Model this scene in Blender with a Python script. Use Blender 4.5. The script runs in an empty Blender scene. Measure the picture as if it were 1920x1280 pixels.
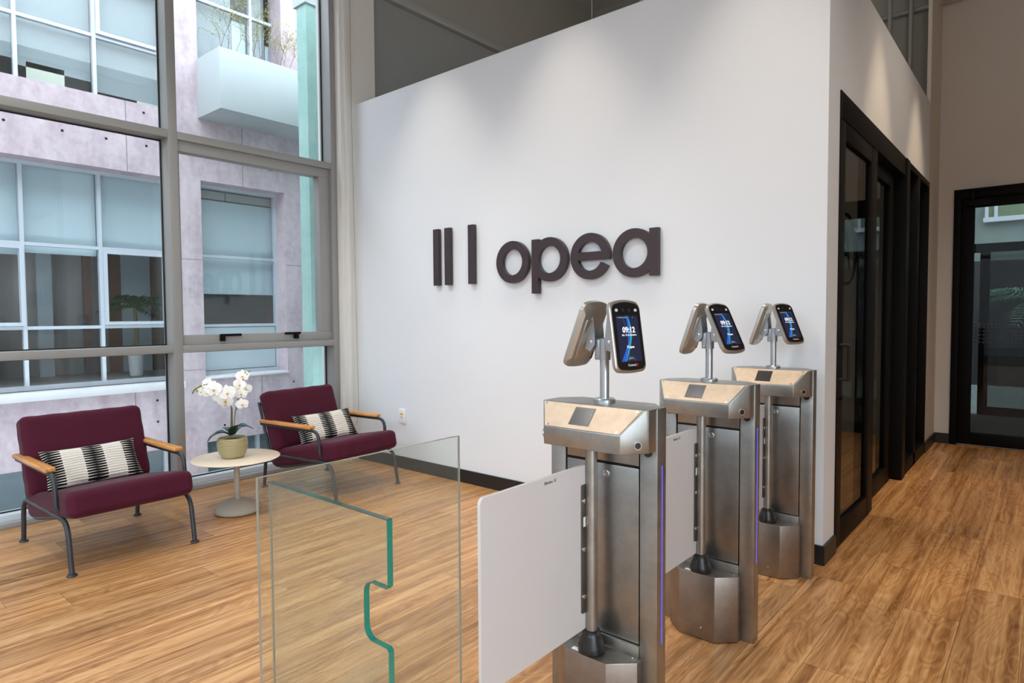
import bpy, bmesh, math, random
from mathutils import Vector, Matrix
random.seed(7)
C = bpy.context.scene.collection
SC = bpy.context.scene
PI = math.pi

# ------------------------------------------------------------------ camera
F_PX, CAM_H = 1192.12, 1.30
yaw, pit, rol = 0.70343199, 0.04165805, 0.00633879
fwd = Vector((-math.sin(yaw)*math.cos(pit), math.cos(yaw)*math.cos(pit), -math.sin(pit)))
rgt = Vector((math.cos(yaw), math.sin(yaw), 0)); dwn = fwd.cross(rgt)
r2 = rgt*math.cos(rol) + dwn*math.sin(rol); d2 = -rgt*math.sin(rol) + dwn*math.cos(rol)
cd = bpy.data.cameras.new('camera'); cam = bpy.data.objects.new('camera', cd); C.objects.link(cam)
cd.sensor_width = 36.0; cd.lens = F_PX/1920*36.0; cd.clip_start = 0.05; cd.clip_end = 200
cam.matrix_world = Matrix((( r2.x, -d2.x, -fwd.x, 0), (r2.y, -d2.y, -fwd.y, 0), (r2.z, -d2.z, -fwd.z, CAM_H), (0,0,0,1)))
SC.camera = cam

# ------------------------------------------------------------------ world, exposure
w = bpy.data.worlds.new('sky'); SC.world = w; w.use_nodes = True
bg = w.node_tree.nodes['Background']
bg.inputs[0].default_value = (0.77, 0.89, 1.0, 1); bg.inputs[1].default_value = 6.6
SC.view_settings.view_transform = 'Standard'; SC.view_settings.look = 'None'
SC.view_settings.gamma = 1.0; SC.view_settings.use_curve_mapping = False
SC.view_settings.exposure = -0.08

# ------------------------------------------------------------------ lamps of the room, and added fill
WARM = (1.0, 0.86, 0.70); NEUT = (1.0, 0.935, 0.85)
def spot(name, loc, aim, watts, cone, blend, col, radius=0.04):
    l = bpy.data.lights.new(name, 'SPOT'); l.energy = watts; l.spot_size = math.radians(cone); l.spot_blend = blend
    l.color = col; l.shadow_soft_size = radius
    o = bpy.data.objects.new(name, l); C.objects.link(o); o.location = loc
    o.rotation_euler = (Vector(aim)-Vector(loc)).to_track_quat('-Z', 'Y').to_euler()
    return o
# row of wall washers in front of the white wall, and in front of the door wall
for x in (-3.72, -2.46, -1.20):
    spot('wall_washer', (x, 2.95, 4.15), (x, 3.08, 0), 92, 60, 0.8, (1.0, 0.88, 0.74))
for y in (4.70, 6.15):
    spot('wall_washer', (-0.40, y, 4.15), (-0.50, y, 0), 140, 46, 0.55, (1.0, 0.74, 0.48))
# unseen fill spots added high over the lobby floor and corridor
for (x, y, e) in ((-3.2, 0.2, 150), (-2.6, 1.0, 115), (-2.0, -1.6, 70), (0.4, -1.2, 60)):
    spot('fill_downlight', (x, y, 4.6), (x, y, 0), e, 124, 0.6, (1.0, 0.96, 0.92), 0.12)
for (x, y) in ((0.3, 2.6), (0.3, 5.2)):
    spot('fill_downlight', (x, y, 4.6), (x, y, 0), 90, 100, 0.6, WARM, 0.10)

# fill spot added to brighten the partitioned room behind the door glass
spot('room_fill', (-2.4, 5.6, 3.05), (-2.4, 5.6, 0), 55, 130, 0.6, NEUT, 0.12)

pl_ = bpy.data.lights.new('upper_fill', 'POINT'); pl_.energy = 15; pl_.color = NEUT; pl_.shadow_soft_size = 0.15  # point light added to lift the dark upper walls
po_ = bpy.data.objects.new('upper_fill', pl_); C.objects.link(po_); po_.location = (-2.7, 5.7, 4.1)

# ------------------------------------------------------------------ helpers
def srgb(r, g, b):
    f = lambda c: c/12.92 if c <= 0.04045 else ((c+0.055)/1.055)**2.4
    return (f(r/255), f(g/255), f(b/255), 1)
class NT:
    def __init__(s, name):
        s.m = bpy.data.materials.new(name); s.m.use_nodes = True; s.t = s.m.node_tree
        s.out = s.t.nodes['Material Output']; s.p = s.t.nodes['Principled BSDF']
    def n(s, typ, props=None, **ins):
        nd = s.t.nodes.new('ShaderNode'+typ)
        for k, v in (props or {}).items(): setattr(nd, k, v)
        for k, v in ins.items():
            k2 = int(k[1:]) if k[0] == '_' and k[1:].isdigit() else k.replace('_', ' ')
            s.put(nd.inputs[k2], v)
        return nd
    def put(s, sock, v):
        if isinstance(v, bpy.types.NodeSocket): s.t.links.new(v, sock)
        elif isinstance(v, bpy.types.Node): s.t.links.new(v.outputs[0], sock)
        else: sock.default_value = v
    def math(s, op, a, b=0.0, c=0.0):
        nd = s.t.nodes.new('ShaderNodeMath'); nd.operation = op
        s.put(nd.inputs[0], a); s.put(nd.inputs[1], b); s.put(nd.inputs[2], c); return nd.outputs[0]
    def mix(s, f, a, b, mode='MIX'):
        nd = s.t.nodes.new('ShaderNodeMix'); nd.data_type = 'RGBA'; nd.blend_type = mode
        s.put(nd.inputs[0], f); s.put(nd.inputs[6], a); s.put(nd.inputs[7], b); return nd.outputs[2]
    def coord(s, which='Object'): return s.n('TexCoord').outputs[which]
    def ramp(s, f, stops):
        nd = s.t.nodes.new('ShaderNodeValToRGB'); s.put(nd.inputs[0], f)
        while len(nd.color_ramp.elements) < len(stops): nd.color_ramp.elements.new(0.5)
        for e, (p, c) in zip(nd.color_ramp.elements, stops): e.position = p; e.color = c
        return nd.outputs[0]
    def bump(s, h, strength=0.2, dist=0.01):
        s.put(s.p.inputs['Normal'], s.n('Bump', Strength=strength, Distance=dist, Height=h).outputs[0])

def plain(name, col, rough=0.5, metal=0.0, var=0.06, scale=6.0, bump=0.0, coat=0.0, spec=0.5):
    k = NT(name); p = k.p
    nz = k.n('TexNoise', Vector=k.coord(), Scale=scale, Detail=5.0).outputs[0]
    a = tuple(min(1, c*(1-var)) for c in col[:3])+(1,); b = tuple(min(1, c*(1+var)) for c in col[:3])+(1,)
    k.put(p.inputs['Base Color'], k.mix(nz, a, b))
    p.inputs['Roughness'].default_value = rough; p.inputs['Metallic'].default_value = metal
    p.inputs['Coat Weight'].default_value = coat; p.inputs['Specular IOR Level'].default_value = spec
    if bump: k.bump(nz, bump, 0.004)
    return k.m
def steel(name, col=(0.56, 0.55, 0.53, 1), rough=0.3, stretch=(60, 60, 3)):
    k = NT(name); p = k.p
    mp = k.n('Mapping', Vector=k.coord()); mp.inputs['Scale'].default_value = stretch
    nz = k.n('TexNoise', Vector=mp, Scale=4.0, Detail=4.0).outputs[0]
    sm = k.n('TexNoise', Vector=k.coord(), Scale=9.0, Detail=6.0, Roughness=0.65).outputs[0]
    c = k.ramp(sm, [(0.32, tuple(x*0.80 for x in col[:3])+(1,)), (0.66, tuple(min(1, x*1.12) for x in col[:3])+(1,))])
    k.put(p.inputs['Base Color'], c); p.inputs['Metallic'].default_value = 0.94
    k.put(p.inputs['Roughness'], k.math('ADD', k.math('MULTIPLY', sm, 0.07), rough-0.03))
    k.bump(nz, 0.035, 0.002)
    return k.m
def glow(name, col, strength):
    k = NT(name); p = k.p
    p.inputs['Base Color'].default_value = (0.01, 0.01, 0.012, 1)
    p.inputs['Emission Color'].default_value = col; p.inputs['Emission Strength'].default_value = strength
    p.inputs['Roughness'].default_value = 0.25
    return k.m
def pane(name, tint, ior=1.5, rough=0.0, veil=0.0, veilcol=(0.8, 0.9, 0.9, 1), gain=1.0):
    """thin architectural glass: tinted transparency + fresnel reflection, and a milky veil painted in for haze"""
    k = NT(name); k.t.nodes.remove(k.p)
    tr = k.n('BsdfTransparent'); tr.inputs[0].default_value = tint
    gl = k.n('BsdfGlossy'); gl.inputs['Roughness'].default_value = rough
    lw = k.n('LayerWeight', Blend=0.5).outputs['Facing']; f0 = ((ior-1)/(ior+1))**2
    fr = k.math('MULTIPLY', k.math('ADD', f0, k.math('MULTIPLY', 1-f0, k.math('POWER', lw, 5.0))), gain)
    mx = k.n('MixShader', _0=fr); k.t.links.new(tr.outputs[0], mx.inputs[1]); k.t.links.new(gl.outputs[0], mx.inputs[2])
    last = mx
    if veil:  # diffuse haze standing for bright reflections that milk the barrier glass
        df = k.n('BsdfDiffuse'); df.inputs[0].default_value = veilcol
        m2 = k.n('MixShader', _0=k.math('MULTIPLY', k.n('TexNoise', Vector=k.coord(), Scale=5.0, Detail=6.0).outputs[0], veil*2))
        k.t.links.new(mx.outputs[0], m2.inputs[1]); k.t.links.new(df.outputs[0], m2.inputs[2]); last = m2
    k.t.links.new(last.outputs[0], k.out.inputs[0])
    return k.m

def floor_material():
    k = NT('oak plank floor'); p = k.p
    co = k.coord(); sp = k.n('SeparateXYZ', Vector=co)
    x, y = sp.outputs[0], sp.outputs[1]
    W, Ln = 0.205, 1.25
    xs = k.math('ADD', k.math('DIVIDE', x, W), 100.3); ix = k.math('FLOOR', xs)
    off = k.n('TexWhiteNoise', {'noise_dimensions': '1D'}, W=ix).outputs[0]
    ys = k.math('ADD', k.math('DIVIDE', y, Ln), k.math('ADD', off, 50.0)); iy = k.math('FLOOR', ys)
    cell = k.n('CombineXYZ', X=ix, Y=iy, Z=0.0)
    rnd = k.n('TexWhiteNoise', {'noise_dimensions': '3D'}, Vector=cell)
    fx = k.math('FRACT', xs); fy = k.math('FRACT', ys)
    ex = k.math('MULTIPLY', k.math('MINIMUM', fx, k.math('SUBTRACT', 1.0, fx)), W)
    ey = k.math('MULTIPLY', k.math('MINIMUM', fy, k.math('SUBTRACT', 1.0, fy)), Ln)
    seam = k.math('LESS_THAN', k.math('MINIMUM', ex, ey), 0.0011)
    # grain: long streaks along the plank, shifted per plank
    shift = k.math('MULTIPLY', rnd.outputs[0], 37.0)
    gv = k.n('CombineXYZ', X=k.math('ADD', k.math('MULTIPLY', x, 30.0), shift), Y=k.math('ADD', k.math('MULTIPLY', y, 1.1), shift), Z=shift)
    g1 = k.n('TexNoise', Vector=gv, Scale=1.0, Detail=7.0, Roughness=0.62, Distortion=0.45).outputs[0]
    fv = k.n('CombineXYZ', X=k.math('ADD', k.math('MULTIPLY', x, 150.0), shift), Y=k.math('MULTIPLY', y, 7.0), Z=shift)
    g2 = k.n('TexNoise', Vector=fv, Scale=1.0, Detail=4.0, Roughness=0.7).outputs[0]
    cv = k.n('CombineXYZ', X=k.math('ADD', k.math('MULTIPLY', x, 9.0), shift), Y=k.math('ADD', k.math('MULTIPLY', y, 1.4), shift), Z=shift)
    rings = k.n('TexNoise', Vector=cv, Scale=1.0, Detail=2.0, Distortion=1.4).outputs[0]
    rr = k.math('FRACT', k.math('MULTIPLY', rings, 9.0)); cath = k.math('ABSOLUTE', k.math('SUBTRACT', rr, 0.5))
    g = k.math('ADD', k.math('MULTIPLY', g1, 0.72), k.math('ADD', k.math('MULTIPLY', g2, 0.22), k.math('MULTIPLY', cath, 0.17)))
    base = k.ramp(g, [(0.32, srgb(114, 72, 38)), (0.46, srgb(168, 118, 69)), (0.56, srgb(196, 146, 94)), (0.72, srgb(218, 177, 128))])
    tone = k.math('ADD', k.math('MULTIPLY', rnd.outputs[0], 0.34), 0.82)
    base = k.mix(1.0, base, k.n('CombineXYZ', X=tone, Y=tone, Z=tone).outputs[0], 'MULTIPLY')
    base = k.mix(k.math('MULTIPLY', seam, 0.65), base, srgb(66, 44, 28))
    k.put(p.inputs['Base Color'], base)
    k.put(p.inputs['Roughness'], k.math('ADD', k.math('MULTIPLY', g2, 0.22), 0.24))
    k.bump(k.math('SUBTRACT', g2, k.math('MULTIPLY', seam, 1.5)), 0.10, 0.0015)
    return k.m
def concrete(name, a, b, rough=0.85):
    k = NT(name); p = k.p; co = k.coord()
    mp = k.n('Mapping', Vector=co); mp.inputs['Scale'].default_value = (1, 2.6, 1.1)
    s1 = k.n('TexNoise', Vector=mp, Scale=1.6, Detail=8.0, Roughness=0.65).outputs[0]
    s2 = k.n('TexNoise', Vector=co, Scale=14.0, Detail=6.0).outputs[0]
    f = k.math('ADD', k.math('MULTIPLY', s1, 0.7), k.math('MULTIPLY', s2, 0.3))
    k.put(p.inputs['Base Color'], k.ramp(f, [(0.32, a), (0.62, b)]))
    p.inputs['Roughness'].default_value = rough; k.bump(s2, 0.25, 0.004)
    return k.m
def wood_arm():
    k = NT('varnished pale oak'); p = k.p
    mp = k.n('Mapping', Vector=k.coord()); mp.inputs['Scale'].default_value = (4, 60, 60)
    g = k.n('TexNoise', Vector=mp, Scale=1.2, Detail=5.0).outputs[0]
    k.put(p.inputs['Base Color'], k.ramp(g, [(0.3, srgb(176, 112, 52)), (0.7, srgb(222, 160, 92))]))
    p.inputs['Roughness'].default_value = 0.32
    return k.m
def cloth(name, col, var=0.12):
    k = NT(name); p = k.p; co = k.coord()
    n1 = k.n('TexNoise', Vector=co, Scale=420.0, Detail=2.0).outputs[0]
    n2 = k.n('TexNoise', Vector=co, Scale=9.0, Detail=4.0).outputs[0]
    f = k.math('ADD', k.math('MULTIPLY', n1, 0.5), k.math('MULTIPLY', n2, 0.5))
    k.put(p.inputs['Base Color'], k.mix(f, tuple(c*(1-var) for c in col[:3])+(1,), tuple(c*(1+var) for c in col[:3])+(1,)))
    p.inputs['Roughness'].default_value = 0.85; p.inputs['Sheen Weight'].default_value = 0.08
    p.inputs['Sheen Roughness'].default_value = 0.4; p.inputs['Specular IOR Level'].default_value = 0.25
    k.bump(k.math('ADD', n1, n2), 0.25, 0.003)
    return k.m
def pillow_mat(W=0.49, H=0.225):
    k = NT('black and cream pleated weave'); p = k.p
    sp = k.n('SeparateXYZ', Vector=k.coord()); u, v = sp.outputs[0], sp.outputs[1]
    nz = k.n('TexNoise', Vector=k.coord(), Scale=14.0, Detail=2.0).outputs[0]
    ub = k.math('ADD', k.math('DIVIDE', u, W/4.7), 2.5)          # five bands
    iu = k.math('FLOOR', ub); fu = k.math('FRACT', ub)
    dark = k.math('LESS_THAN', k.math('MODULO', k.math('ADD', iu, 10.0), 2.0), 0.5)
    vv = k.math('ADD', k.math('MULTIPLY', v, 15.0/H), k.math('MULTIPLY', nz, 0.5))
    d = k.math('MULTIPLY', k.math('ABSOLUTE', k.math('SUBTRACT', k.math('FRACT', vv), 0.5)), 2.0)
    cu = k.math('SUBTRACT', 1.0, k.math('MULTIPLY', k.math('ABSOLUTE', k.math('SUBTRACT', fu, 0.5)), 2.0))
    lens = k.math('LESS_THAN', d, k.math('ADD', k.math('MULTIPLY', cu, 0.42), 0.56))
    thin = k.math('LESS_THAN', d, 0.14)
    f = k.math('ADD', k.math('MULTIPLY', dark, lens), k.math('MULTIPLY', k.math('SUBTRACT', 1.0, dark), k.math('MULTIPLY', thin, 0.55)))
    k.put(p.inputs['Base Color'], k.mix(f, srgb(232, 224, 212), srgb(22, 20, 22)))
    p.inputs['Roughness'].default_value = 0.9; p.inputs['Specular IOR Level'].default_value = 0.2
    k.bump(d, 0.6, 0.006)
    return k.m

M = {}
M['floor'] = floor_material()
M['white'] = plain('white wall paint', srgb(229, 233, 237), 0.55, var=0.01, scale=2)
M['greige'] = plain('greige wall paint', srgb(216, 208, 198), 0.6, var=0.02, scale=2)
M['pillar'] = plain('light grey wall paint', srgb(222, 220, 214), 0.6, var=0.01, scale=2)
M['upper'] = plain('grey upper wall paint', srgb(160, 157, 148), 0.7, var=0.03, scale=2)
M['ceil'] = plain('grey ceiling plaster', srgb(176, 176, 170), 0.85, var=0.08, scale=5, bump=0.3)
M['base'] = plain('black skirting', srgb(30, 30, 32), 0.4, var=0.05)
M['alu'] = plain('anodised aluminium frame', srgb(150, 150, 147), 0.42, 0.15, var=0.02, scale=3)
M['gasket'] = plain('black rubber', srgb(16, 16, 17), 0.6)
M['blackmetal'] = plain('black powder coated metal', srgb(13, 12, 12), 0.5, 0.0, var=0.05, spec=0.12)
M['darktube'] = plain('charcoal tube', srgb(52, 55, 60), 0.42, 0.25, var=0.04)
M['glass'] = pane('clear window glass', (0.965, 0.975, 0.975, 1), 1.5)
M['barrier'] = pane('clear barrier glass', (0.955, 0.98, 0.965, 1), 1.5, veil=0.03, veilcol=(0.7, 0.75, 0.7, 1))
M['doorglass'] = pane('smoked door glass', (0.58, 0.585, 0.58, 1), 1.5, gain=0.5)
M['slideglass'] = pane('grey sliding door glass', (0.66, 0.66, 0.64, 1), 1.5, gain=0.6)
M['extglass'] = pane('blue tinted facade glass', (0.97, 0.985, 0.99, 1), 1.48)
M['steel'] = steel('brushed steel', (0.37, 0.365, 0.345, 1), 0.36)
M['steeld'] = steel('brushed steel panel', (0.33, 0.32, 0.305, 1), 0.32)
M['steelhinge'] = steel('dark steel hinge', (0.20, 0.185, 0.17, 1), 0.38)
M['steelbase'] = steel('brushed steel plinth', (0.30, 0.265, 0.235, 1), 0.34)
M['steeltop'] = steel('warm reflection steel panel', (0.50, 0.405, 0.31, 1), 0.50, (3, 60, 60))  # peach colour stands in for warm ceiling light reflected in the plate
M['chrome'] = plain('bright chrome', (0.75, 0.75, 0.75, 1), 0.15, 1.0, var=0.02)
M['alupole'] = plain('satin aluminium', (0.52, 0.54, 0.56, 1), 0.3, 0.9, var=0.03)
M['silver'] = plain('champagne silver casing', (0.50, 0.475, 0.43, 1), 0.30, 0.85, var=0.03)
M['clamp'] = plain('grey metal bracket', (0.36, 0.38, 0.40, 1), 0.4, 0.7, var=0.04)
M['blackgloss'] = plain('black glass front', (0.006, 0.006, 0.007, 1), 0.08, var=0.0)
M['blackrub'] = plain('black plastic', (0.012, 0.012, 0.013, 1), 0.3, var=0.05)
M['acryl'] = plain('frosted white acrylic', srgb(208, 204, 203), 0.35, var=0.015, scale=3)
M['sign'] = plain('aubergine sign face', srgb(58, 46, 50), 0.42, var=0.03)
M['maroon'] = cloth('burgundy upholstery', srgb(72, 16, 37))
M['oak'] = wood_arm()
M['pillow'] = pillow_mat()
M['tabletop'] = plain('cream lacquered tabletop', srgb(224, 206, 182), 0.38, var=0.015, scale=4)
M['tableleg'] = plain('taupe lacquered metal', srgb(168, 160, 146), 0.45, var=0.03)
M['pot'] = plain('olive glazed ceramic', srgb(172, 160, 118), 0.45, var=0.10, scale=10)
M['petal'] = plain('white orchid petal', srgb(246, 244, 238), 0.5, var=0.02)
M['yellow'] = plain('yellow orchid throat', srgb(214, 176, 40), 0.5)
M['bud'] = plain('yellow green bud', srgb(170, 170, 60), 0.5)
M['stemg'] = plain('brown green stem', srgb(92, 86, 46), 0.6, var=0.2, scale=30)
M['leaf'] = plain('dark green leaf', srgb(34, 66, 48), 0.32, var=0.2, scale=14)
M['palm'] = plain('green palm leaf', srgb(46, 92, 44), 0.4, var=0.25, scale=10)
M['fern'] = plain('pale fern frond', srgb(128, 172, 150), 0.35, var=0.2, scale=10)
M['brownx'] = plain('brown reflection panel', srgb(112, 78, 66), 0.8, var=0.1)
M['leafx'] = plain('mottled green pane', srgb(104, 122, 92), 0.4, var=0.5, scale=7)
M['soil'] = plain('bark chips', srgb(70, 52, 38), 0.9, var=0.3, scale=60, bump=0.5)
M['pink'] = concrete('pink tinted concrete', srgb(166, 147, 154), srgb(200, 184, 188))
M['joint'] = plain('dark concrete joint', srgb(120, 106, 114), 0.9)
M['hole'] = plain('dark tie hole', srgb(28, 26, 28), 0.9)
M['ledge'] = plain('white painted ledge', srgb(214, 212, 214), 0.6)
M['mint'] = concrete('mint green concrete', srgb(132, 168, 160), srgb(156, 186, 179))
M['planter'] = plain('pale grey fibre planter', srgb(176, 182, 182), 0.7, var=0.03)
M['extframe'] = plain('pale aluminium facade frame', srgb(190, 197, 204), 0.45, 0.1)
M['blindx'] = plain('pale roller blind', srgb(142, 150, 151), 0.8, var=0.05, scale=1.5)  # blind tone darkened to hold down the bright upper panes
M['blindx3'] = plain('lightened roller blind', srgb(188, 202, 207), 0.8, var=0.04, scale=1.5)  # blind tone lightened to make up for weaker light on the lower windows
M['blindx2'] = plain('cream roller blind', srgb(196, 196, 180), 0.8, var=0.02)
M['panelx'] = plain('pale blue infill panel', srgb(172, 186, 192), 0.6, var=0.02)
M['roomx'] = plain('dim office wall', srgb(158, 156, 154), 0.9, var=0.1)
M['basex'] = plain('dark teal basement glazing', srgb(92, 112, 120), 0.3, var=0.1)
M['ground'] = plain('courtyard paving', srgb(84, 86, 88), 0.8, var=0.1)
M['shade'] = plain('dark grey roller blind', srgb(150, 152, 150), 0.8, var=0.03)
M['conduit'] = plain('grey painted conduit', srgb(168, 168, 164), 0.5, 0.2)
M['plate'] = plain('white switch plate', srgb(238, 238, 236), 0.4)
M['sticker'] = plain('yellow sticker', srgb(226, 180, 40), 0.5)
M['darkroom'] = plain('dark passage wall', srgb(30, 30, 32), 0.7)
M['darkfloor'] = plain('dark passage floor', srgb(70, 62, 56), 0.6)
M['tile'] = plain('pale court tile', srgb(116, 130, 126), 0.6, var=0.35, scale=1.2)
M['led'] = glow('blue led strip', (0.10, 0.12, 1.0, 1), 1.3)
M['screen'] = glow('dark blue screen', (0.006, 0.012, 0.045, 1), 1.0)
M['lit'] = glow('white screen text', (1, 1, 1, 1), 1.0)
M['dimlit'] = glow('grey screen text', (0.6, 0.7, 0.8, 1), 0.7)
M['wave'] = glow('teal screen wave', (0.03, 0.42, 0.55, 1), 0.9)
M['wave2'] = glow('blue screen wave', (0.02, 0.13, 0.75, 1), 0.9)
M['redlit'] = plain('red logo dot', srgb(200, 30, 40), 0.5)
M['whiteprint'] = plain('white print', srgb(220, 220, 220), 0.5)
M['lens'] = plain('grey camera lens', srgb(40, 40, 44), 0.15)
M['lamp'] = plain('pale flash window', srgb(200, 204, 206), 0.3)
k = NT('green glass edge'); k.p.inputs['Base Color'].default_value = (0.03, 0.27, 0.20, 1)
k.p.inputs['Roughness'].default_value = 0.12; k.p.inputs['Transmission Weight'].default_value = 0.35; M['edge'] = k.m
k = NT('pale glass edge'); k.p.inputs['Base Color'].default_value = (0.36, 0.38, 0.33, 1)
k.p.inputs['Roughness'].default_value = 0.12; k.p.inputs['Transmission Weight'].default_value = 0.35; M['edge2'] = k.m

k = NT('dark glass edge'); k.p.inputs['Base Color'].default_value = (0.03, 0.12, 0.11, 1)
k.p.inputs['Roughness'].default_value = 0.08; k.p.inputs['Transmission Weight'].default_value = 0.4; M['edge3'] = k.m

class MB:
    """collects shapes into ONE mesh"""
    def __init__(s): s.b = bmesh.new(); s.mi = 0
    def _mark(s, faces):
        for f in faces: f.material_index = s.mi
    def box(s, x0, x1, y0, y1, z0, z1, bev=0.0, seg=2):
        r = bmesh.ops.create_cube(s.b, size=1.0); vs = r['verts']
        for v in vs:
            v.co = Vector(((x0+x1)/2+v.co.x*(x1-x0), (y0+y1)/2+v.co.y*(y1-y0), (z0+z1)/2+v.co.z*(z1-z0)))
        fs = {f for v in vs for f in v.link_faces}; s._mark(fs)
        if bev:
            es = {e for v in vs for e in v.link_edges}
            q = bmesh.ops.bevel(s.b, geom=list(es), offset=bev, segments=seg, affect='EDGES', profile=0.5); s._mark(q['faces'])
        return s
    def prism(s, poly, a0, a1, axis=2, bev=0.0):
        """polygon (2D) extruded along axis from a0 to a1"""
        def P(u, v, a): return Vector((u, v, a)) if axis == 2 else (Vector((u, a, v)) if axis == 1 else Vector((a, u, v)))
        lo = [s.b.verts.new(P(u, v, a0)) for u, v in poly]; hi = [s.b.verts.new(P(u, v, a1)) for u, v in poly]
        n = len(poly); fs = [s.b.faces.new(lo[::-1]), s.b.faces.new(hi)]
        for i in range(n): fs.append(s.b.faces.new((lo[i], lo[(i+1) % n], hi[(i+1) % n], hi[i])))
        s._mark(fs); bmesh.ops.recalc_face_normals(s.b, faces=fs)
        if bev:
            es = {e for f in fs for e in f.edges}
            q = bmesh.ops.bevel(s.b, geom=list(es), offset=bev, segments=2, affect='EDGES', profile=0.5); s._mark(q['faces'])
        return s
    def faces(s, verts, faces):
        vs = [s.b.verts.new(v) for v in verts]; fs = [s.b.faces.new([vs[i] for i in f]) for f in faces]
        s._mark(fs); bmesh.ops.recalc_face_normals(s.b, faces=fs); return s
    def tube(s, pts, r, seg=12, caps=True, radii=None):
        pts = [Vector(p) for p in pts]; n = len(pts); rings = []; up = None
        for i, p in enumerate(pts):
            t = (pts[min(i+1, n-1)]-pts[max(i-1, 0)]).normalized()
            if up is None:
                up = t.orthogonal().normalized()
            else:
                up = (up - t*up.dot(t)).normalized()
            sd = t.cross(up); rr = radii[i] if radii else r
            rings.append([s.b.verts.new(p+up*math.cos(2*PI*j/seg)*rr+sd*math.sin(2*PI*j/seg)*rr) for j in range(seg)])
        fs = []
        for a, c in zip(rings, rings[1:]):
            for j in range(seg): fs.append(s.b.faces.new((a[j], a[(j+1) % seg], c[(j+1) % seg], c[j])))
        if caps: fs += [s.b.faces.new(rings[0][::-1]), s.b.faces.new(rings[-1])]
        s._mark(fs); bmesh.ops.recalc_face_normals(s.b, faces=fs); return s
    def cyl(s, a, c, r, seg=16): return s.tube([a, c], r, seg)
    def lathe(s, prof, c=(0, 0, 0), seg=40, sx=1.0, sy=1.0):
        c = Vector(c); rings = []
        for r, z in prof:
            rings.append([s.b.verts.new(c+Vector((math.cos(2*PI*j/seg)*r*sx, math.sin(2*PI*j/seg)*r*sy, z))) for j in range(seg)] if r > 1e-6 else [s.b.verts.new(c+Vector((0, 0, z)))])
        fs = []
        for a, d in zip(rings, rings[1:]):
            for j in range(seg):
                q = (j+1) % seg
                if len(a) == 1 and len(d) > 1: fs.append(s.b.faces.new((a[0], d[j], d[q])))
                elif len(d) == 1 and len(a) > 1: fs.append(s.b.faces.new((a[j], a[q], d[0])))
                elif len(a) > 1: fs.append(s.b.faces.new((a[j], a[q], d[q], d[j])))
        if len(rings[0]) > 1: fs.append(s.b.faces.new(rings[0][::-1]))
        if len(rings[-1]) > 1: fs.append(s.b.faces.new(rings[-1]))
        s._mark(fs); bmesh.ops.recalc_face_normals(s.b, faces=fs); return s
    def cushion(s, w, d, h, r, puff=0.0, n=18, wrinkle=0.0, seed=0, mat=None):
        """soft rounded block, w x d x h, centred at the origin"""
        rnd = random.Random(seed)
        def g(i):
            t = -1+2*i/n; return math.copysign(abs(t)**0.75, t) if t else 0.0
        H = (w/2, d/2, h/2); idx = {}; faces = []
        def vert(i, j, kk):
            key = (i, j, kk)
            if key in idx: return idx[key]
            p = Vector((g(i)*H[0], g(j)*H[1], g(kk)*H[2]))
            q = Vector([max(-(H[a]-r), min(H[a]-r, p[a])) for a in range(3)])
            e = p-q
            if e.length > 1e-9: p = q+e.normalized()*r
            ux, uy, uz = p.x/H[0], p.y/H[1], p.z/H[2]
            p.z += puff*(1-ux*ux)*(1-uy*uy)*(1 if p.z > 0 else -1)*(abs(uz)**2)
            if wrinkle:
                p.z += wrinkle*math.sin(9*ux+seed)*math.sin(6*uy*uy+2*seed)*abs(uz)
                p.x += wrinkle*0.8*math.sin(14*uy+seed)*abs(ux)**4; p.y += wrinkle*0.8*math.sin(13*ux+2*seed)*abs(uy)**4
            if mat is not None: p = mat @ p
            idx[key] = s.b.verts.new(p); return idx[key]
        R = range(n)
        for i in R:
            for j in R:
                for kk in (0, n):
                    faces.append([vert(i, j, kk), vert(i+1, j, kk), vert(i+1, j+1, kk), vert(i, j+1, kk)])
                    faces.append([vert(i, kk, j), vert(i+1, kk, j), vert(i+1, kk, j+1), vert(i, kk, j+1)])
                    faces.append([vert(kk, i, j), vert(kk, i+1, j), vert(kk, i+1, j+1), vert(kk, i, j+1)])
        fs = [s.b.faces.new(f) for f in faces]; s._mark(fs); bmesh.ops.recalc_face_normals(s.b, faces=fs); return s
    def build(s, name, mats, parent=None, smooth=True, angle=40, mat=None):
        me = bpy.data.meshes.new(name)
        if mat is not None: bmesh.ops.transform(s.b, matrix=mat, verts=s.b.verts)
        s.b.to_mesh(me); s.b.free()
        for m in (mats if isinstance(mats, (list, tuple)) else [mats]): me.materials.append(M[m])
        if smooth:
            for p in me.polygons: p.use_smooth = True
            me.set_sharp_from_angle(angle=math.radians(angle))
        o = bpy.data.objects.new(name, me); C.objects.link(o)
        if parent is not None: o.parent = parent
        return o

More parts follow.
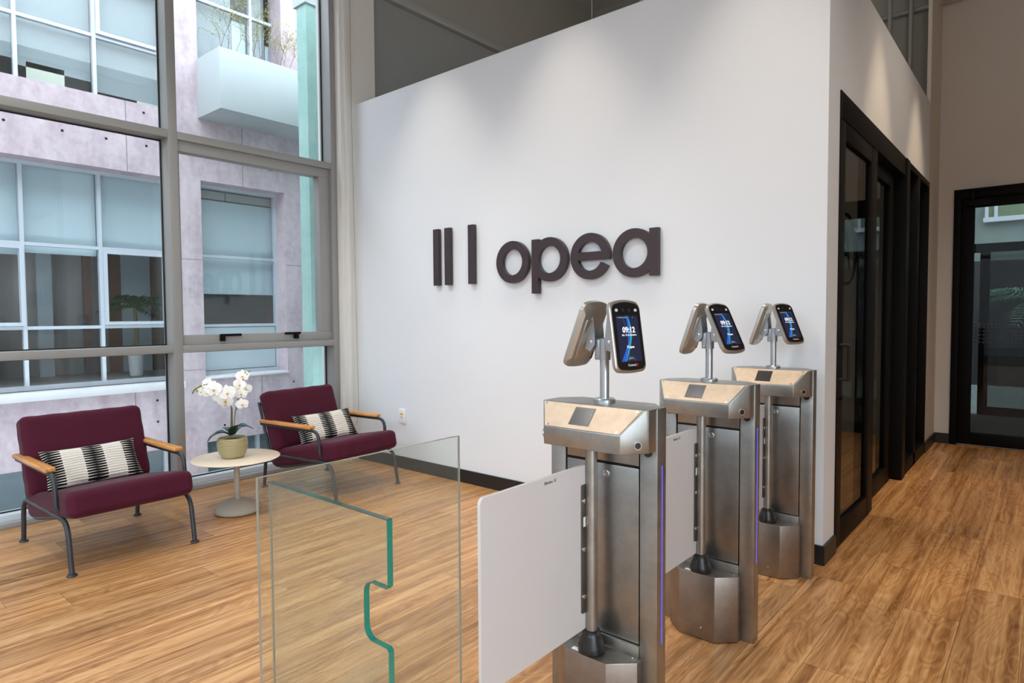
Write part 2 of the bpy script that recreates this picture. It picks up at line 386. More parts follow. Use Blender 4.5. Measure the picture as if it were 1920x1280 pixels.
def fillet(pts, r, n=6):
    pts = [Vector(p) for p in pts]; out = [pts[0]]
    for a, b, c in zip(pts, pts[1:], pts[2:]):
        u = (a-b); v = (c-b); L = min(r, u.length*0.48, v.length*0.48)
        p0 = b+u.normalized()*L; p1 = b+v.normalized()*L
        for i in range(n+1):
            t = i/n; out.append(p0*(1-t)**2+b*2*t*(1-t)+p1*t*t)
    out.append(pts[-1]); return out
def tag(o, label=None, cat=None, group=None, kind=None):
    if label: o['label'] = label
    if cat: o['category'] = cat
    if group: o['group'] = group
    if kind: o['kind'] = kind
    return o
def thing(name, label, cat, loc=(0, 0, 0), rz=0.0, group=None, kind=None):
    o = bpy.data.objects.new(name, None); C.objects.link(o); o.location = loc; o.rotation_euler = (0, 0, rz)
    o.empty_display_size = 0.1
    return tag(o, label, cat, group, kind)
def copy_tree(o, parent=None):
    c = o.copy(); C.objects.link(c)
    if parent is not None: c.parent = parent
    for ch in list(o.children): copy_tree(ch, c)
    return c
def text_mb(s, txt, size, mat4, depth=0.0005, bold=0.0, align='CENTER', sx=1.0):
    """lettering as a mesh added to bmesh s.b, in the XY plane of mat4"""
    cu = bpy.data.curves.new('lettering', 'FONT'); cu.body = txt; cu.size = size; cu.extrude = depth; cu.offset = bold
    cu.align_x = align; cu.align_y = 'CENTER'; cu.resolution_u = 3
    ob = bpy.data.objects.new('lettering', cu); C.objects.link(ob)
    bpy.context.view_layer.update()
    me = bpy.data.meshes.new_from_object(ob.evaluated_get(bpy.context.evaluated_depsgraph_get()))
    me.transform(mat4 @ Matrix.Diagonal((sx, 1, 1, 1)))
    n0 = len(s.b.faces); s.b.from_mesh(me); s.b.faces.ensure_lookup_table()
    for f in s.b.faces[n0:]: f.material_index = s.mi
    bpy.data.objects.remove(ob); bpy.data.curves.remove(cu); bpy.data.meshes.remove(me)
    return s

# ================================================================== SETTING
def struct(name, mb, m, label, cat, **kw):
    o = mb.build(name, m, None, smooth=kw.get('smooth', False)); return tag(o, label, cat, None, 'structure')
CEIL = 5.47
struct('floor', MB().box(-5.0, 2.7, -4.1, 7.62, -0.06, 0), 'floor', 'oak plank floor running through the lobby and corridor', 'floor')
struct('ceiling', MB().box(-5.2, 2.72, -4.1, 7.7, CEIL, CEIL+0.15), 'ceil', 'rough grey ceiling above the white partition', 'ceiling')
struct('wall_back', MB().box(-4.80, -0.875, 3.50, 3.62, 0, 3.185), 'white', 'white partition wall carrying the dark letters', 'wall')
ws = MB()
ws.box(-0.995, -0.875, 3.62, 3.72, 0, 3.185).box(-0.995, -0.875, 3.72, 6.90, 2.475, 3.185)
struct('wall_side', ws, 'white', 'white partition wall above the black sliding doors', 'wall')
struct('wall_pier', MB().box(-0.905, -0.875, 6.90, 7.57, 0, CEIL), 'greige', 'tall narrow greige pier beside the far glass door', 'wall')
wf = MB()
wf.box(-0.90, -0.747, 7.57, 7.70, 0, CEIL).box(-0.747, 0.40, 7.57, 7.70, 2.483, CEIL).box(0.40, 2.6, 7.57, 7.70, 0, CEIL)
struct('wall_far', wf, 'greige', 'greige end wall around the far black glass door', 'wall')
wrt = MB().box(2.6, 2.72, 0.4, 7.7, 0, CEIL).box(2.6, 2.72, -4.1, 0.4, 0, 0.25).box(2.6, 2.72, -4.1, 0.4, 3.8, CEIL)  # unseen; openings on the near stretch added to let in cool side light
for y in (-4.1, -2.9, -1.6, -0.3): wrt.box(2.6, 2.72, y, y+0.08, 0.25, 4.9)
struct('wall_far_upper', MB().box(-5.2, -0.90, 7.57, 7.70, 0, CEIL), 'upper', 'grey end wall seen above the white partition', 'wall')
struct('wall_right', wrt, 'greige', 'greige wall on the right of the corridor', 'wall')
wr = MB().box(-5.2, 2.72, -4.2, -4.1, 0, 0.25).box(-5.2, 2.72, -4.2, -4.1, 4.1, CEIL).box(-5.2, -4.7, -4.2, -4.1, 0.25, 4.9).box(2.3, 2.72, -4.2, -4.1, 0.25, 4.9)
for x in (-3.2, -1.7, -0.2, 1.1): wr.box(x-0.04, x+0.04, -4.2, -4.1, 0.25, 4.9)
wr.box(-4.7, 2.3, -4.2, -4.1, 2.6, 2.68)
struct('wall_rear', wr, 'alu', 'street front of the lobby behind the camera', 'wall')
struct('wall_shield', MB().box(-20, 16, -15.5, -15.0, -0.1, 6.0), 'roomx', 'unseen grey slab added to cut low sky glare behind the lobby', 'wall')  # added block, keeps bright low sky out of the glass reflections
struct('ground_street', MB().box(-14, 10, -24, -4.2, -0.2, -0.06), 'ground', 'street paving behind the lobby', 'ground')
wl = MB()
wl.box(-5.15, -4.93, -4.1, 3.35, 4.36, CEIL).box(-5.15, -4.90, 3.73, 7.57, 4.40, CEIL).box(-5.15, -4.93, 3.73, 7.57, 0, 1.2)
struct('wall_left', wl, 'upper', 'grey wall above the tall window', 'wall')
struct('wall_pillar', MB().box(-5.15, -4.80, 3.35, 3.73, 0, CEIL), 'pillar', 'pale grey pillar between the tall window and the white wall', 'pillar')
struct('baseboard_back', MB().box(-4.80, -0.862, 3.486, 3.50, 0, 0.10).box(-0.875, -0.862, 3.50, 3.72, 0, 0.10), 'base', 'black skirting along the white wall', 'skirting board')
struct('baseboard_far', MB().box(-0.875, -0.747, 7.557, 7.57, 0, 0.10).box(-0.875, -0.862, 6.90, 7.57, 0, 0.10), 'base', 'black skirting in the far corner', 'skirting board')
struct('trim_pillar', MB().box(-4.80, -4.775, 3.385, 3.415, 0, CEIL), 'pillar', 'pale vertical blind guide on the pillar', 'trim')

# ---- the tall window on the left
win = thing('window_1', 'tall aluminium framed window wall with three glazed bays', 'window', kind='structure')
GX = -5.0                                    # plane of the glass
mull = [(-1.98, -1.90), (-0.02, 0.06), (1.935, 2.0), (3.295, 3.345)]
for a, b in mull: MB().box(-5.04, -4.87, a, b, 0, 4.36, 0.004).build('mullion', 'alu', win)
bays = [(-4.0, -1.98), (-1.90, -0.02), (0.06, 1.935), (2.0, 3.295)]
for i, (a, b) in enumerate(bays):
    for z0, z1 in ((2.592, 2.648), (1.038, 1.092)): MB().box(-5.03, -4.872, a, b, z0, z1, 0.003).build('transom', 'alu', win)
    MB().box(-5.06, -4.93, a, b, 0.0, 0.075, 0.004).build('window_sill', 'extframe', win)
    MB().box(-4.93, -4.885, a, b, 0.0, 0.035, 0.003).build('sill_trim', 'alu', win)
    MB().box(-5.04, -4.89, a, b, 4.30, 4.36, 0.003).build('transom', 'alu', win)
    g = MB()
    for z0, z1 in ((0.075, 1.038), (1.092, 2.592), (2.648, 4.30)):
        t = 0.008                            # black gasket around each pane
        g.box(GX-0.008, GX+0.006, a, a+t, z0, z1).box(GX-0.008, GX+0.006, b-t, b, z0, z1)
        g.box(GX-0.008, GX+0.006, a+t, b-t, z0, z0+t).box(GX-0.008, GX+0.006, a+t, b-t, z1-t, z1)
        MB().box(GX-0.003, GX+0.003, a+t, b-t, z0+t, z1-t).build('window_pane', 'glass', win, smooth=False)
    g.build('gasket', 'gasket', win, smooth=False)
# opening sash in the right bay
sx0, sx1 = -4.99, -4.90
sash = MB()
sash.box(sx0, sx1, 2.0, 3.295, 2.515, 2.592, 0.003).box(sx0, sx1, 2.0, 3.295, 1.092, 1.165, 0.003)
sash.box(sx0, sx1, 2.0, 2.02, 1.165, 2.515, 0.003).box(sx0, sx1, 3.185, 3.295, 1.165, 2.515, 0.003)
so = sash.build('sash', 'alu', win)
for ya, yb, yc in ((2.285, 2.45, 2.30), (2.83, 2.97, 2.93)):
    h = MB().box(-4.90, -4.875, ya, yb, 1.150, 1.168, 0.003).box(-4.90, -4.87, yc-0.018, yc+0.018, 1.112, 1.16, 0.004)
    h.build('latch', 'blackmetal', so)
# window wall behind the partition: dark blind with its cassette above
bl = thing('roller_blind', 'dark grey roller blind lowered over the window behind the white wall', 'blind')
MB().box(-4.93, -4.925, 3.75, 7.5, 1.2, 4.30).build('blind_fabric', 'shade', bl, smooth=False)
MB().box(-5.0, -4.86, 3.735, 7.55, 4.30, 4.385, 0.01).build('cassette', 'conduit', bl)

# ---- cord hanging by the pillar
cpts = [(-4.79, 3.46, 4.6), (-4.785, 3.455, 3.2), (-4.78, 3.462, 2.0), (-4.785, 3.475, 1.0), (-4.77, 3.47, 0.55), (-4.765, 3.46, 0.40), (-4.76, 3.44, 0.33), (-4.75, 3.40, 0.31)]
tag(MB().tube(fillet(cpts, 0.2), 0.0022, 6).build('blind_cord', 'conduit'), 'thin grey cord hanging down the pale pillar by the window', 'cord')

# ---- black sliding glass doors
d1 = thing('door_1', 'black framed sliding glass doors in the side of the white partition', 'door', kind='structure')
fr = MB()
fr.box(-0.99, -0.868, 3.72, 3.745, 0, 2.475, 0.002).box(-0.99, -0.868, 6.86, 6.90, 0, 2.475, 0.002).box(-0.99, -0.868, 3.745, 5.66, 2.335, 2.475, 0.003)
fr.box(-0.99, -0.868, 5.80, 6.86, 2.425, 2.475, 0.003).box(-0.995, -0.858, 5.66, 5.80, 0, 2.470, 0.003).box(-0.96, -0.868, 6.27, 6.36, 0.0, 2.425, 0.003)
fr.box(-0.96, -0.868, 5.80, 6.86, 0, 0.11, 0.003)
fr.build('door_frame', 'blackmetal', d1)
def leaf(parent, x0, x1, y0, y1, z1, st=0.10, top=0.10, bot=0.13):
    l = MB()
    l.box(x0, x1, y0, y0+st, 0.008, z1, 0.003).box(x0, x1, y1-st*1.7, y1, 0.008, z1, 0.003)
    l.box(x0, x1, y0+st, y1-st*1.7, z1-top, z1, 0.003).box(x0, x1, y0+st, y1-st*1.7, 0.008, bot, 0.003)
    lo = l.build('sliding_leaf', 'blackmetal', parent)
    MB().box((x0+x1)/2-0.004, (x0+x1)/2+0.004, y0+st, y1-st*1.7, bot, z1-top).build('leaf_glass', 'slideglass', lo, smooth=False)
    return lo
l1 = leaf(d1, -0.915, -0.872, 3.745, 4.67, 2.335)
l2 = leaf(d1, -0.975, -0.930, 4.62, 5.62, 2.335)
MB().tube(fillet([(-0.872, 3.775, 1.125), (-0.825, 3.775, 1.125), (-0.825, 3.775, 0.94), (-0.872, 3.775, 0.94)], 0.006, 2), 0.009, 8).build('door_handle', 'gasket', l1)
MB().cyl((-0.872, 3.775, 0.84), (-0.855, 3.775, 0.84), 0.014).build('lock', 'blackmetal', l1)
for y0, y1 in ((5.80, 6.27), (6.36, 6.86)):
    MB().box(-0.934, -0.926, y0, y1, 0.11, 2.425).build('side_glass', 'slideglass', d1, smooth=False)
# circled letter on the glass just inside
lg = MB()
ring = [(-0.935, 4.16+0.235*math.cos(2*PI*i/64), 1.675+0.205*math.sin(2*PI*i/64)) for i in range(65)]
lg.tube(ring, 0.0095, 6, caps=False)
text_mb(lg, 'A', 0.36, Matrix.Translation((-0.937, 4.16, 1.675)) @ Matrix.Rotation(PI/2, 4, 'Z') @ Matrix.Rotation(PI/2, 4, 'X'), 0.001, 0.004)
lg.build('door_emblem', 'blackmetal', l1, smooth=False)

# ---- far black glass door
d2o = thing('door_2', 'black framed glass door at the end of the corridor', 'door', kind='structure')
fd = MB()
fd.box(-0.747, -0.690, 7.545, 7.68, 0, 2.483, 0.003).box(0.34, 0.40, 7.545, 7.68, 0, 2.483, 0.003).box(-0.690, 0.34, 7.545, 7.68, 2.395, 2.483, 0.003)
fd.build('door_frame', 'blackmetal', d2o)
fl = MB()
fl.box(-0.690, -0.583, 7.575, 7.63, 0.01, 2.395, 0.003).box(0.24, 0.34, 7.575, 7.63, 0.01, 2.395, 0.003)
fl.box(-0.583, 0.24, 7.575, 7.63, 2.305, 2.395, 0.003).box(-0.583, 0.24, 7.575, 7.63, 0.01, 0.125, 0.003)
fo = fl.build('door_leaf', 'blackmetal', d2o)
MB().box(-0.583, 0.24, 7.598, 7.606, 0.125, 2.305).build('leaf_glass', 'doorglass', fo, smooth=False)
MB().box(-0.66, -0.45, 7.52, 7.575, 2.315, 2.375, 0.006).box(-0.62, -0.36, 7.50, 7.53, 2.455, 2.475, 0.003).box(-0.61, -0.58, 7.50, 7.54, 2.37, 2.46, 0.003).build('door_closer', 'blackmetal', d2o)
dots = MB()
for i in range(26):
    for j in range(6):
        x = -0.565+i*0.031; z = 1.00+j*0.036
        dots.box(x, x+0.016, 7.5965, 7.5975, z, z+0.016)
dots.build('dot_band', 'lens', fo, smooth=False)

# ---- what lies beyond the far door
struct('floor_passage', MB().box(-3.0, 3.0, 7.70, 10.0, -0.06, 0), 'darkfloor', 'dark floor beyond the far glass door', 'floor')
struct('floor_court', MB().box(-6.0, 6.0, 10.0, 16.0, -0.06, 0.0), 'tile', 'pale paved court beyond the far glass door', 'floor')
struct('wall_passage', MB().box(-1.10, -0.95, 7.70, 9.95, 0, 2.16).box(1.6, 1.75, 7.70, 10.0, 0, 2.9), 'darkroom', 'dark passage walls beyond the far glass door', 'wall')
struct('ceiling_passage', MB().box(-3.0, 3.0, 7.70, 9.9, 2.9, 3.0), 'darkroom', 'unseen dark ceiling added to shade the passage past the far glass door', 'ceiling')  # out of view, put in to keep sky light off the passage
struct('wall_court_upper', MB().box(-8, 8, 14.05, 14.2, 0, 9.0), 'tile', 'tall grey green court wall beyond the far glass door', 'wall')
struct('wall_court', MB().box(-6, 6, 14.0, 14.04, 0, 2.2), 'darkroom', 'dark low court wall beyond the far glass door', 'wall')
pf = thing('passage_screen', 'black framed glass screen seen through the far door', 'screen', (0, 10.0, 0))
MB().box(-1.0, 1.6, -0.03, 0.03, 2.05, 2.16).box(-0.70, -0.60, -0.03, 0.03, 0, 2.05).box(-0.60, 1.6, -0.03, 0.03, 0, 0.10).box(0.30, 0.36, -0.03, 0.03, 0.1, 2.05).build('screen_frame', 'blackmetal', pf)
MB().box(-0.60, 1.6, -0.004, 0.004, 0.10, 2.05).build('screen_glass', 'doorglass', pf, smooth=False)

def palm(name, label, loc, hstem, nf, length, m='palm', rz=0.0, potted=None, group=None, seed=1):
    rnd = random.Random(seed)
    t = thing(name, label, 'plant', loc, rz, group)
    z0 = 0.0
    if potted:
        r, h = potted; z0 = h-0.04
        MB().lathe([(r*0.55, 0), (r*0.78, 0.02), (r, h), (r-0.02, h), (r-0.03, h-0.05), (0, h-0.05)]).build('pot', 'ledge', t)
    MB().tube([(0, 0, z0), (0.02, 0.01, z0+hstem*0.5), (0, 0, z0+hstem)], 0.03, 10, radii=[0.035, 0.028, 0.02]).build('trunk', 'stemg', t)
    for i in range(nf):
        a = 2*PI*i/nf+rnd.uniform(-0.3, 0.3); el = rnd.uniform(0.2, 1.1); L = length*rnd.uniform(0.8, 1.1)
        mb = MB(); pts = []
        for q in range(9):
            s = q/8; rr = L*s*math.cos(el)*(1+0.25*s); zz = z0+hstem+L*(s*math.sin(el)-0.55*s*s)
            pts.append(Vector((rr*math.cos(a), rr*math.sin(a), zz)))
        mb.tube(pts, 0.005, 6, radii=[0.007-0.0055*q/8 for q in range(9)])
        for q in range(1, 9):
            for side in (-1, 1):
                for sub in (0, 0.5):
                    p = pts[q-1].lerp(pts[q], sub+0.3); tn = (pts[q]-pts[q-1]).normalized(); sd = tn.cross(Vector((0, 0, 1))).normalized()*side
                    ll = L*0.34*math.sin(PI*(0.15+0.8*(q-1+sub)/8)); dv = (sd*0.85+tn*0.55).normalized()
                    wv = tn*0.012; e = p+dv*ll+Vector((0, 0, -0.25*ll)); mid = p+dv*ll*0.5+Vector((0, 0, 0.02))
                    mb.faces([p-wv*0.4, p+wv*0.4, mid+wv, e, mid-wv], [(0, 1, 2, 3, 4)])
        mb.build('frond', m, t, smooth=False)
    return t
palm('potted_fern', 'green fern with arching fronds beyond the far glass door', (-0.10, 11.9, 0), 1.40, 11, 0.85, m='fern', seed=3)

# ---- conduits and cables high on the right
def conduit(pts, r, label):
    tag(MB().tube(pts, r, 10).build('conduit_pipe', 'conduit'), label, 'pipe', 'conduits under the ceiling')
conduit([(-1.295, 7.4, 3.0), (-1.295, 7.4, CEIL)], 0.022, 'left of two upright grey conduits above the partition on the right')
conduit([(-1.122, 7.45, 3.0), (-1.122, 7.45, CEIL)], 0.020, 'right of two upright grey conduits above the partition on the right')
conduit([(-2.6, 7.50, 4.29), (1.55, 7.50, 4.29)], 0.022, 'level grey conduit crossing two upright ones high at right')
conduit([(-2.53, 4.6, 3.0), (-2.53, 4.6, CEIL)], 0.022, 'upright pale pipe above the middle of the white wall')
tag(MB().cyl((-3.0, 4.6, 3.0), (-3.0, 4.6, CEIL), 0.004, 6).build('hanging_wire', 'conduit'), 'thin hanging wire above the white wall left of the pale pipe', 'wire')

# ================================================================== LETTERS ON THE WALL
YS0, YS1 = 3.460, 3.492
def arc(cx, cz, r, a0, a1, n=40): return [(cx+r*math.cos(a0+(a1-a0)*i/n), cz+r*math.sin(a0+(a1-a0)*i/n)) for i in range(n+1)]
def ringmesh(mb, cx, cz, ro, ri, n=64):
    for i in range(n):
        a0, a1 = 2*PI*i/n, 2*PI*(i+1)/n
        P = [(cx+r*math.cos(a), y, cz+r*math.sin(a)) for r in (ro, ri) for a in (a0, a1) for y in (YS0, YS1)]
        mb.faces([Vector(p) for p in P], [(0, 2, 6, 4), (1, 5, 7, 3), (0, 1, 3, 2), (4, 6, 7, 5)])
    bmesh.ops.remove_doubles(mb.b, verts=mb.b.verts, dist=1e-5); bmesh.ops.recalc_face_normals(mb.b, faces=mb.b.faces)
def sign(name, mb, label):
    for px, pz in ((0, 0),): pass
    o = mb.build(name, 'sign', None); tag(o, label, 'letter', 'dark letters and bars on the white wall'); return o
sign('sign_bar', MB().box(-3.748, -3.690, YS0, YS1, 1.536, 1.978), 'leftmost of three upright dark bars on the white wall')
sign('sign_bar', MB().box(-3.620, -3.562, YS0, YS1, 1.536, 1.978), 'middle one of three upright dark bars on the white wall')
sign('sign_bar', MB().box(-3.365, -3.307, YS0, YS1, 1.536, 1.978), 'upright dark bar on the white wall nearest the letter o')
RO, RI, ZC = 0.149, 0.093, 1.675
mb = MB(); ringmesh(mb, -2.931, ZC, RO, RI); sign('sign_letter', mb, 'dark letter o, first letter after the upright bars')
mb = MB(); ringmesh(mb, -2.603, ZC, RO, RI); mb.box(-2.753, -2.695, YS0-0.0003, YS1, 1.447, 1.818); sign('sign_letter', mb, 'dark letter p with its stem reaching below the others')
mb = MB()   # e: ring with an opening, plus a crossbar
ex = -2.277; a0 = math.asin((1.650-ZC)/RO); a1 = -math.asin((ZC-1.606)/RO)
ang0, ang1 = -0.168, -2*PI+(-0.168)+0.0
s0, s1 = math.asin((1.651-ZC)/RO), -(2*PI-(-0.0))+0.0
st = math.asin(-0.066/RO)                     # lower lip of the opening
n = 60; A = [math.asin(-0.024/RO)+ (2*PI+st-math.asin(-0.024/RO))*i/n for i in range(n+1)]
for i in range(n):
    P = [(ex+r*math.cos(a), y, ZC+r*math.sin(a)) for r in (RO, RI) for a in (A[i], A[i+1]) for y in (YS0, YS1)]
    fc = [(0, 2, 6, 4), (1, 5, 7, 3), (0, 1, 3, 2), (4, 6, 7, 5)]
    if i == 0: fc.append((0, 4, 5, 1))
    if i == n-1: fc.append((2, 3, 7, 6))
    mb.faces([Vector(p) for p in P], fc)
bmesh.ops.remove_doubles(mb.b, verts=mb.b.verts, dist=1e-5); bmesh.ops.recalc_face_normals(mb.b, faces=mb.b.faces)
mb.box(ex-RI-0.012, ex+RO-0.004, YS0+0.0003, YS1-0.0003, 1.650, 1.703)
sign('sign_letter', mb, 'dark letter e with its crossbar, third letter of the word')
mb = MB(); ringmesh(mb, -1.956, ZC, RO, RI); mb.box(-1.851, -1.793, YS0-0.0003, YS1, 1.531, 1.816); sign('sign_letter', mb, 'dark letter a, last letter of the word')

# ---- wall socket
so = thing('wall_socket', 'white wall plate with a small yellow sticker beside the far armchair', 'socket', (-4.195, 3.50, 0.447))
MB().box(-0.042, 0.042, -0.010, 0, -0.062, 0.062, 0.004).build('plate', 'plate', so)
MB().box(-0.018, 0.018, -0.0125, -0.009, 0.012, 0.026).build('sticker', 'sticker', so, smooth=False)
MB().box(-0.016, 0.016, -0.0125, -0.009, -0.020, 0.006, 0.002).build('switch', 'acryl', so)

# ================================================================== ARMCHAIRS
def make_chair(label):
    t = thing('lounge_chair', label, 'armchair', group='burgundy lounge chairs by the window')
    R = 0.0125
    for sgn in (-1, 1):
        y = 0.305*sgn
        side = fillet([(-0.405, y, 0.012), (-0.375, y, 0.262), (0.355, y, 0.268), (0.40, y, 0.012)], 0.085, 8)
        MB().tube(side, R, 12).build('leg_frame', 'darktube', t)
        for x in (-0.405, 0.40): MB().lathe([(0.022, 0), (0.024, 0.004), (0.022, 0.009), (0.014, 0.013)], (x, y, 0), 20).build('foot', 'darktube', t)
        arm = fillet([(-0.40, y*1.06, 0.488), (0.245, y*1.06, 0.488), (0.262, y*1.06, 0.30), (0.262, y*0.80, 0.283), (0.262, 0, 0.283)], 0.065, 8)
        MB().tube(arm, R*0.95, 12).build('arm_tube', 'darktube', t)
        mb = MB().box(-0.395, 0.185, y*1.06-0.026, y*1.06+0.026, 0.498, 0.522, 0.007, 3)
        mb.build('armrest', 'oak', t)
        bk = fillet([(-0.470, y*0.955, 0.640), (-0.420, y*0.955, 0.488), (-0.315, y*0.955, 0.185), (-0.20, y*0.955, 0.175), (0.22, y*0.955, 0.262)], 0.06, 6)
        MB().tube(bk, R*0.85, 12).build('back_tube', 'darktube', t)
    MB().tube([(-0.462, -0.29, 0.622), (-0.462, 0.29, 0.622)], R*0.8, 10).build('back_rail', 'darktube', t)
    MB().tube([(-0.27, -0.29, 0.176), (-0.27, 0.29, 0.176)], R*0.8, 10).build('back_rail', 'darktube', t)
    T = Matrix.Translation((0.045, 0, 0.290)) @ Matrix.Rotation(math.radians(-10.5), 4, 'Y')
    MB().cushion(0.73, 0.624, 0.140, 0.042, 0.010, 24, 0.0012, 1, T).build('seat_cushion', 'maroon', t)
    T = Matrix.Translation((-0.318, 0, 0.505)) @ Matrix.Rotation(math.radians(-109), 4, 'Y')
    MB().cushion(0.460, 0.640, 0.125, 0.036, 0.012, 24, 0.0016, 2, T).build('back_cushion', 'maroon', t)
    # piping seams of the cushions
    return t
ch = make_chair('burgundy lounge chair nearest the camera, left of the round table')
ch.location = (-4.14, 1.258, 0); ch.rotation_euler = (0, 0, math.radians(1.6))
ch2 = copy_tree(ch); ch2.location = (-4.20, 2.795, 0); ch2.rotation_euler = (0, 0, math.radians(7.0))
ch2['label'] = 'burgundy lounge chair in the corner by the white wall'

def throw(label, loc, rz, lean, roll):
    mb = MB(); n = 26; W, H, D = 0.49, 0.238, 0.085
    top, bot = {}, {}
    for i in range(n+1):
        for j in range(n+1):
            u, v = -1+2*i/n, -1+2*j/n
            pin = 1-0.05*(1-abs(u)**3)*abs(v)**3 ; pinv = 1-0.10*(1-abs(v)**3)*0-0.07*(1-u*u)*0
            x = u*W/2*(1-0.05*(1-v*v)); y = v*H/2*(1-0.08*(1-u*u))
            th = D/2*((1-u**4)*(1-v**4))**0.5 + 0.0015*math.sin(v*47+0.8*math.sin(u*9))
            top[i, j] = mb.b.verts.new((x, y, th)); bot[i, j] = mb.b.verts.new((x, y, -th)) if 0 < i < n and 0 < j < n else top[i, j]
    for i in range(n):
        for j in range(n):
            mb.b.faces.new((top[i, j], top[i+1, j], top[i+1, j+1], top[i, j+1]))
            q = [bot[i, j], bot[i, j+1], bot[i+1, j+1], bot[i+1, j]]
            try: mb.b.faces.new(q)
            except ValueError: pass
    bmesh.ops.recalc_face_normals(mb.b, faces=mb.b.faces)
    o = mb.build('throw_pillow', 'pillow', None, angle=70)
    tag(o, label, 'pillow', 'pleated lumbar pillows')
    # local x = width, y = height, z = thickness; stand it facing +x, leaning back
    B = Matrix(((0, 0, 1, 0), (1, 0, 0, 0), (0, 1, 0, 0), (0, 0, 0, 1)))
    o.matrix_world = Matrix.Translation(loc) @ Matrix.Rotation(rz, 4, 'Z') @ Matrix.Rotation(-lean, 4, 'Y') @ Matrix.Rotation(roll, 4, 'X') @ B
    return o
throw('black and cream pleated pillow on the chair left of the table', (-4.215, 1.212, 0.457), math.radians(3), math.radians(32), math.radians(0.5))
throw('black and cream pleated pillow on the chair by the white wall', (-4.265, 2.795, 0.455), math.radians(-4), math.radians(33), math.radians(2))

# ================================================================== SIDE TABLE AND ORCHID
tb = thing('side_table', 'round cream side table on a domed taupe base between the chairs', 'table', (-4.12, 2.012, 0))
MB().lathe([(0.0, 0.353), (0.24, 0.353), (0.268, 0.360), (0.275, 0.3635), (0.273, 0.3665), (0.0, 0.3665)], seg=72).build('tabletop', 'tabletop', tb, angle=60)
MB().cyl((0, 0, 0.06), (0, 0, 0.354), 0.0185, 24).build('pedestal', 'tableleg', tb)
MB().lathe([(0.125, 0), (0.140, 0.006), (0.143, 0.014), (0.138, 0.030), (0.120, 0.054), (0.088, 0.074), (0.050, 0.084), (0.020, 0.087), (0, 0.087)], seg=64).build('base', 'tableleg', tb, angle=80)

PX, PY, PZ = -4.135, 1.995, 0.3665
orc = thing('potted_orchid', 'white orchid in an olive ribbed pot on the round table', 'plant', (PX, PY, PZ))
mb = MB(); seg = 110; prof = [(0.050, 0.0), (0.066, 0.006), (0.082, 0.030), (0.092, 0.062), (0.095, 0.090), (0.092, 0.116), (0.087, 0.134)]
rings = []; nz_ = 72
def pr(s):
    f = s*(len(prof)-1); i = min(int(f), len(prof)-2); t = f-i
    return prof[i][0]*(1-t)+prof[i+1][0]*t, prof[i][1]*(1-t)+prof[i+1][1]*t
for i in range(nz_+1):
    r, z = pr(i/nz_); ring = []
    for j in range(seg):
        a = 2*PI*j/seg
        ph = z*520+2.6*math.sin(3*a+1)+1.8*math.sin(5*a+z*30)
        rr = r+(0.0030*math.sin(ph) if 2 < i < nz_-1 else 0)
        ring.append(mb.b.verts.new((rr*math.cos(a), rr*math.sin(a), z)))
    rings.append(ring)
inner = [[mb.b.verts.new((0.081*math.cos(2*PI*j/seg), 0.081*math.sin(2*PI*j/seg), z)) for j in range(seg)] for z in (0.134, 0.112)]
rings += inner
for a, b in zip(rings, rings[1:]):
    for j in range(seg): mb.b.faces.new((a[j], a[(j+1) % seg], b[(j+1) % seg], b[j]))
mb.b.faces.new(rings[0][::-1]); mb.b.faces.new(rings[-1]); bmesh.ops.recalc_face_normals(mb.b, faces=mb.b.faces)
mb.build('pot', 'pot', orc, angle=80)
MB().lathe([(0.080, 0.113), (0.05, 0.122), (0, 0.125)], seg=24).build('bark', 'soil', orc)
# image-right direction and up, used only to lay the sprays out as they lean in the room
RV = Vector((rgt.x, rgt.y, 0)); FV = Vector((fwd.x, fwd.y, 0)).normalized()
def OP(u, v, d=0.0): return RV*u + Vector((0, 0, v)) + FV*d      # u right, v up, d away
K = 0.000835                                                     # metres per zoomed pixel
def oz(px, py, d=0.0): return OP((px-452)*K, (752-py)*K*1.0+0.004, d)
stemA = [oz(440, 560), oz(441, 450, 0.01), oz(446, 350, 0.01), oz(440, 255, 0.0), oz(400, 200, -0.02), oz(345, 170, -0.03), oz(280, 165, -0.02), oz(215, 185, -0.01), oz(160, 215, 0), oz(144, 245, 0.0)]
stemB = [oz(458, 560, 0.02), oz(462, 450, 0.02), oz(478, 330, 0.03), oz(508, 240, 0.03), oz(530, 160, 0.02), oz(555, 100, 0.02), oz(598, 70, 0.02)]
MB().tube(fillet(stemA, 0.05), 0.0035, 8).build('flower_stem', 'stemg', orc)
MB().tube(fillet(stemB, 0.05), 0.003, 8).build('flower_stem', 'stemg', orc)
MB().tube(fillet([oz(468, 400, 0.02), oz(486, 370, 0.02), oz(520, 350, 0.01)], 0.03), 0.002, 8).build('flower_stem', 'stemg', orc)
MB().cyl(oz(449, 560, 0.01), oz(449, 360, 0.01), 0.0045, 8).build('support_stake', 'stemg', orc)
def petal(mb, c, nrm, ang, L, Wd, cup, base=0.0):
    nrm = nrm.normalized(); u = nrm.orthogonal().normalized(); u = (Vector((0, 0, 1))-nrm*nrm.z).normalized(); v = nrm.cross(u)
    d = u*math.cos(ang)+v*math.sin(ang); s = nrm.cross(d); G = []
    for i in range(7):
        t = i/6; wd = Wd*math.sin(PI*(0.08+0.90*t))**0.75; row = []
        for j in range(-2, 3):
            q = j/2
            row.append(mb.b.verts.new(c+d*(base+L*t)+s*wd*q+nrm*(cup*math.sin(PI*t*0.8)-0.25*cup*q*q+0.002*math.sin(7*t+3*q))))
        G.append(row)
    for a, b in zip(G, G[1:]):
        for j in range(4): mb.b.faces.new((a[j], a[j+1], b[j+1], b[j]))
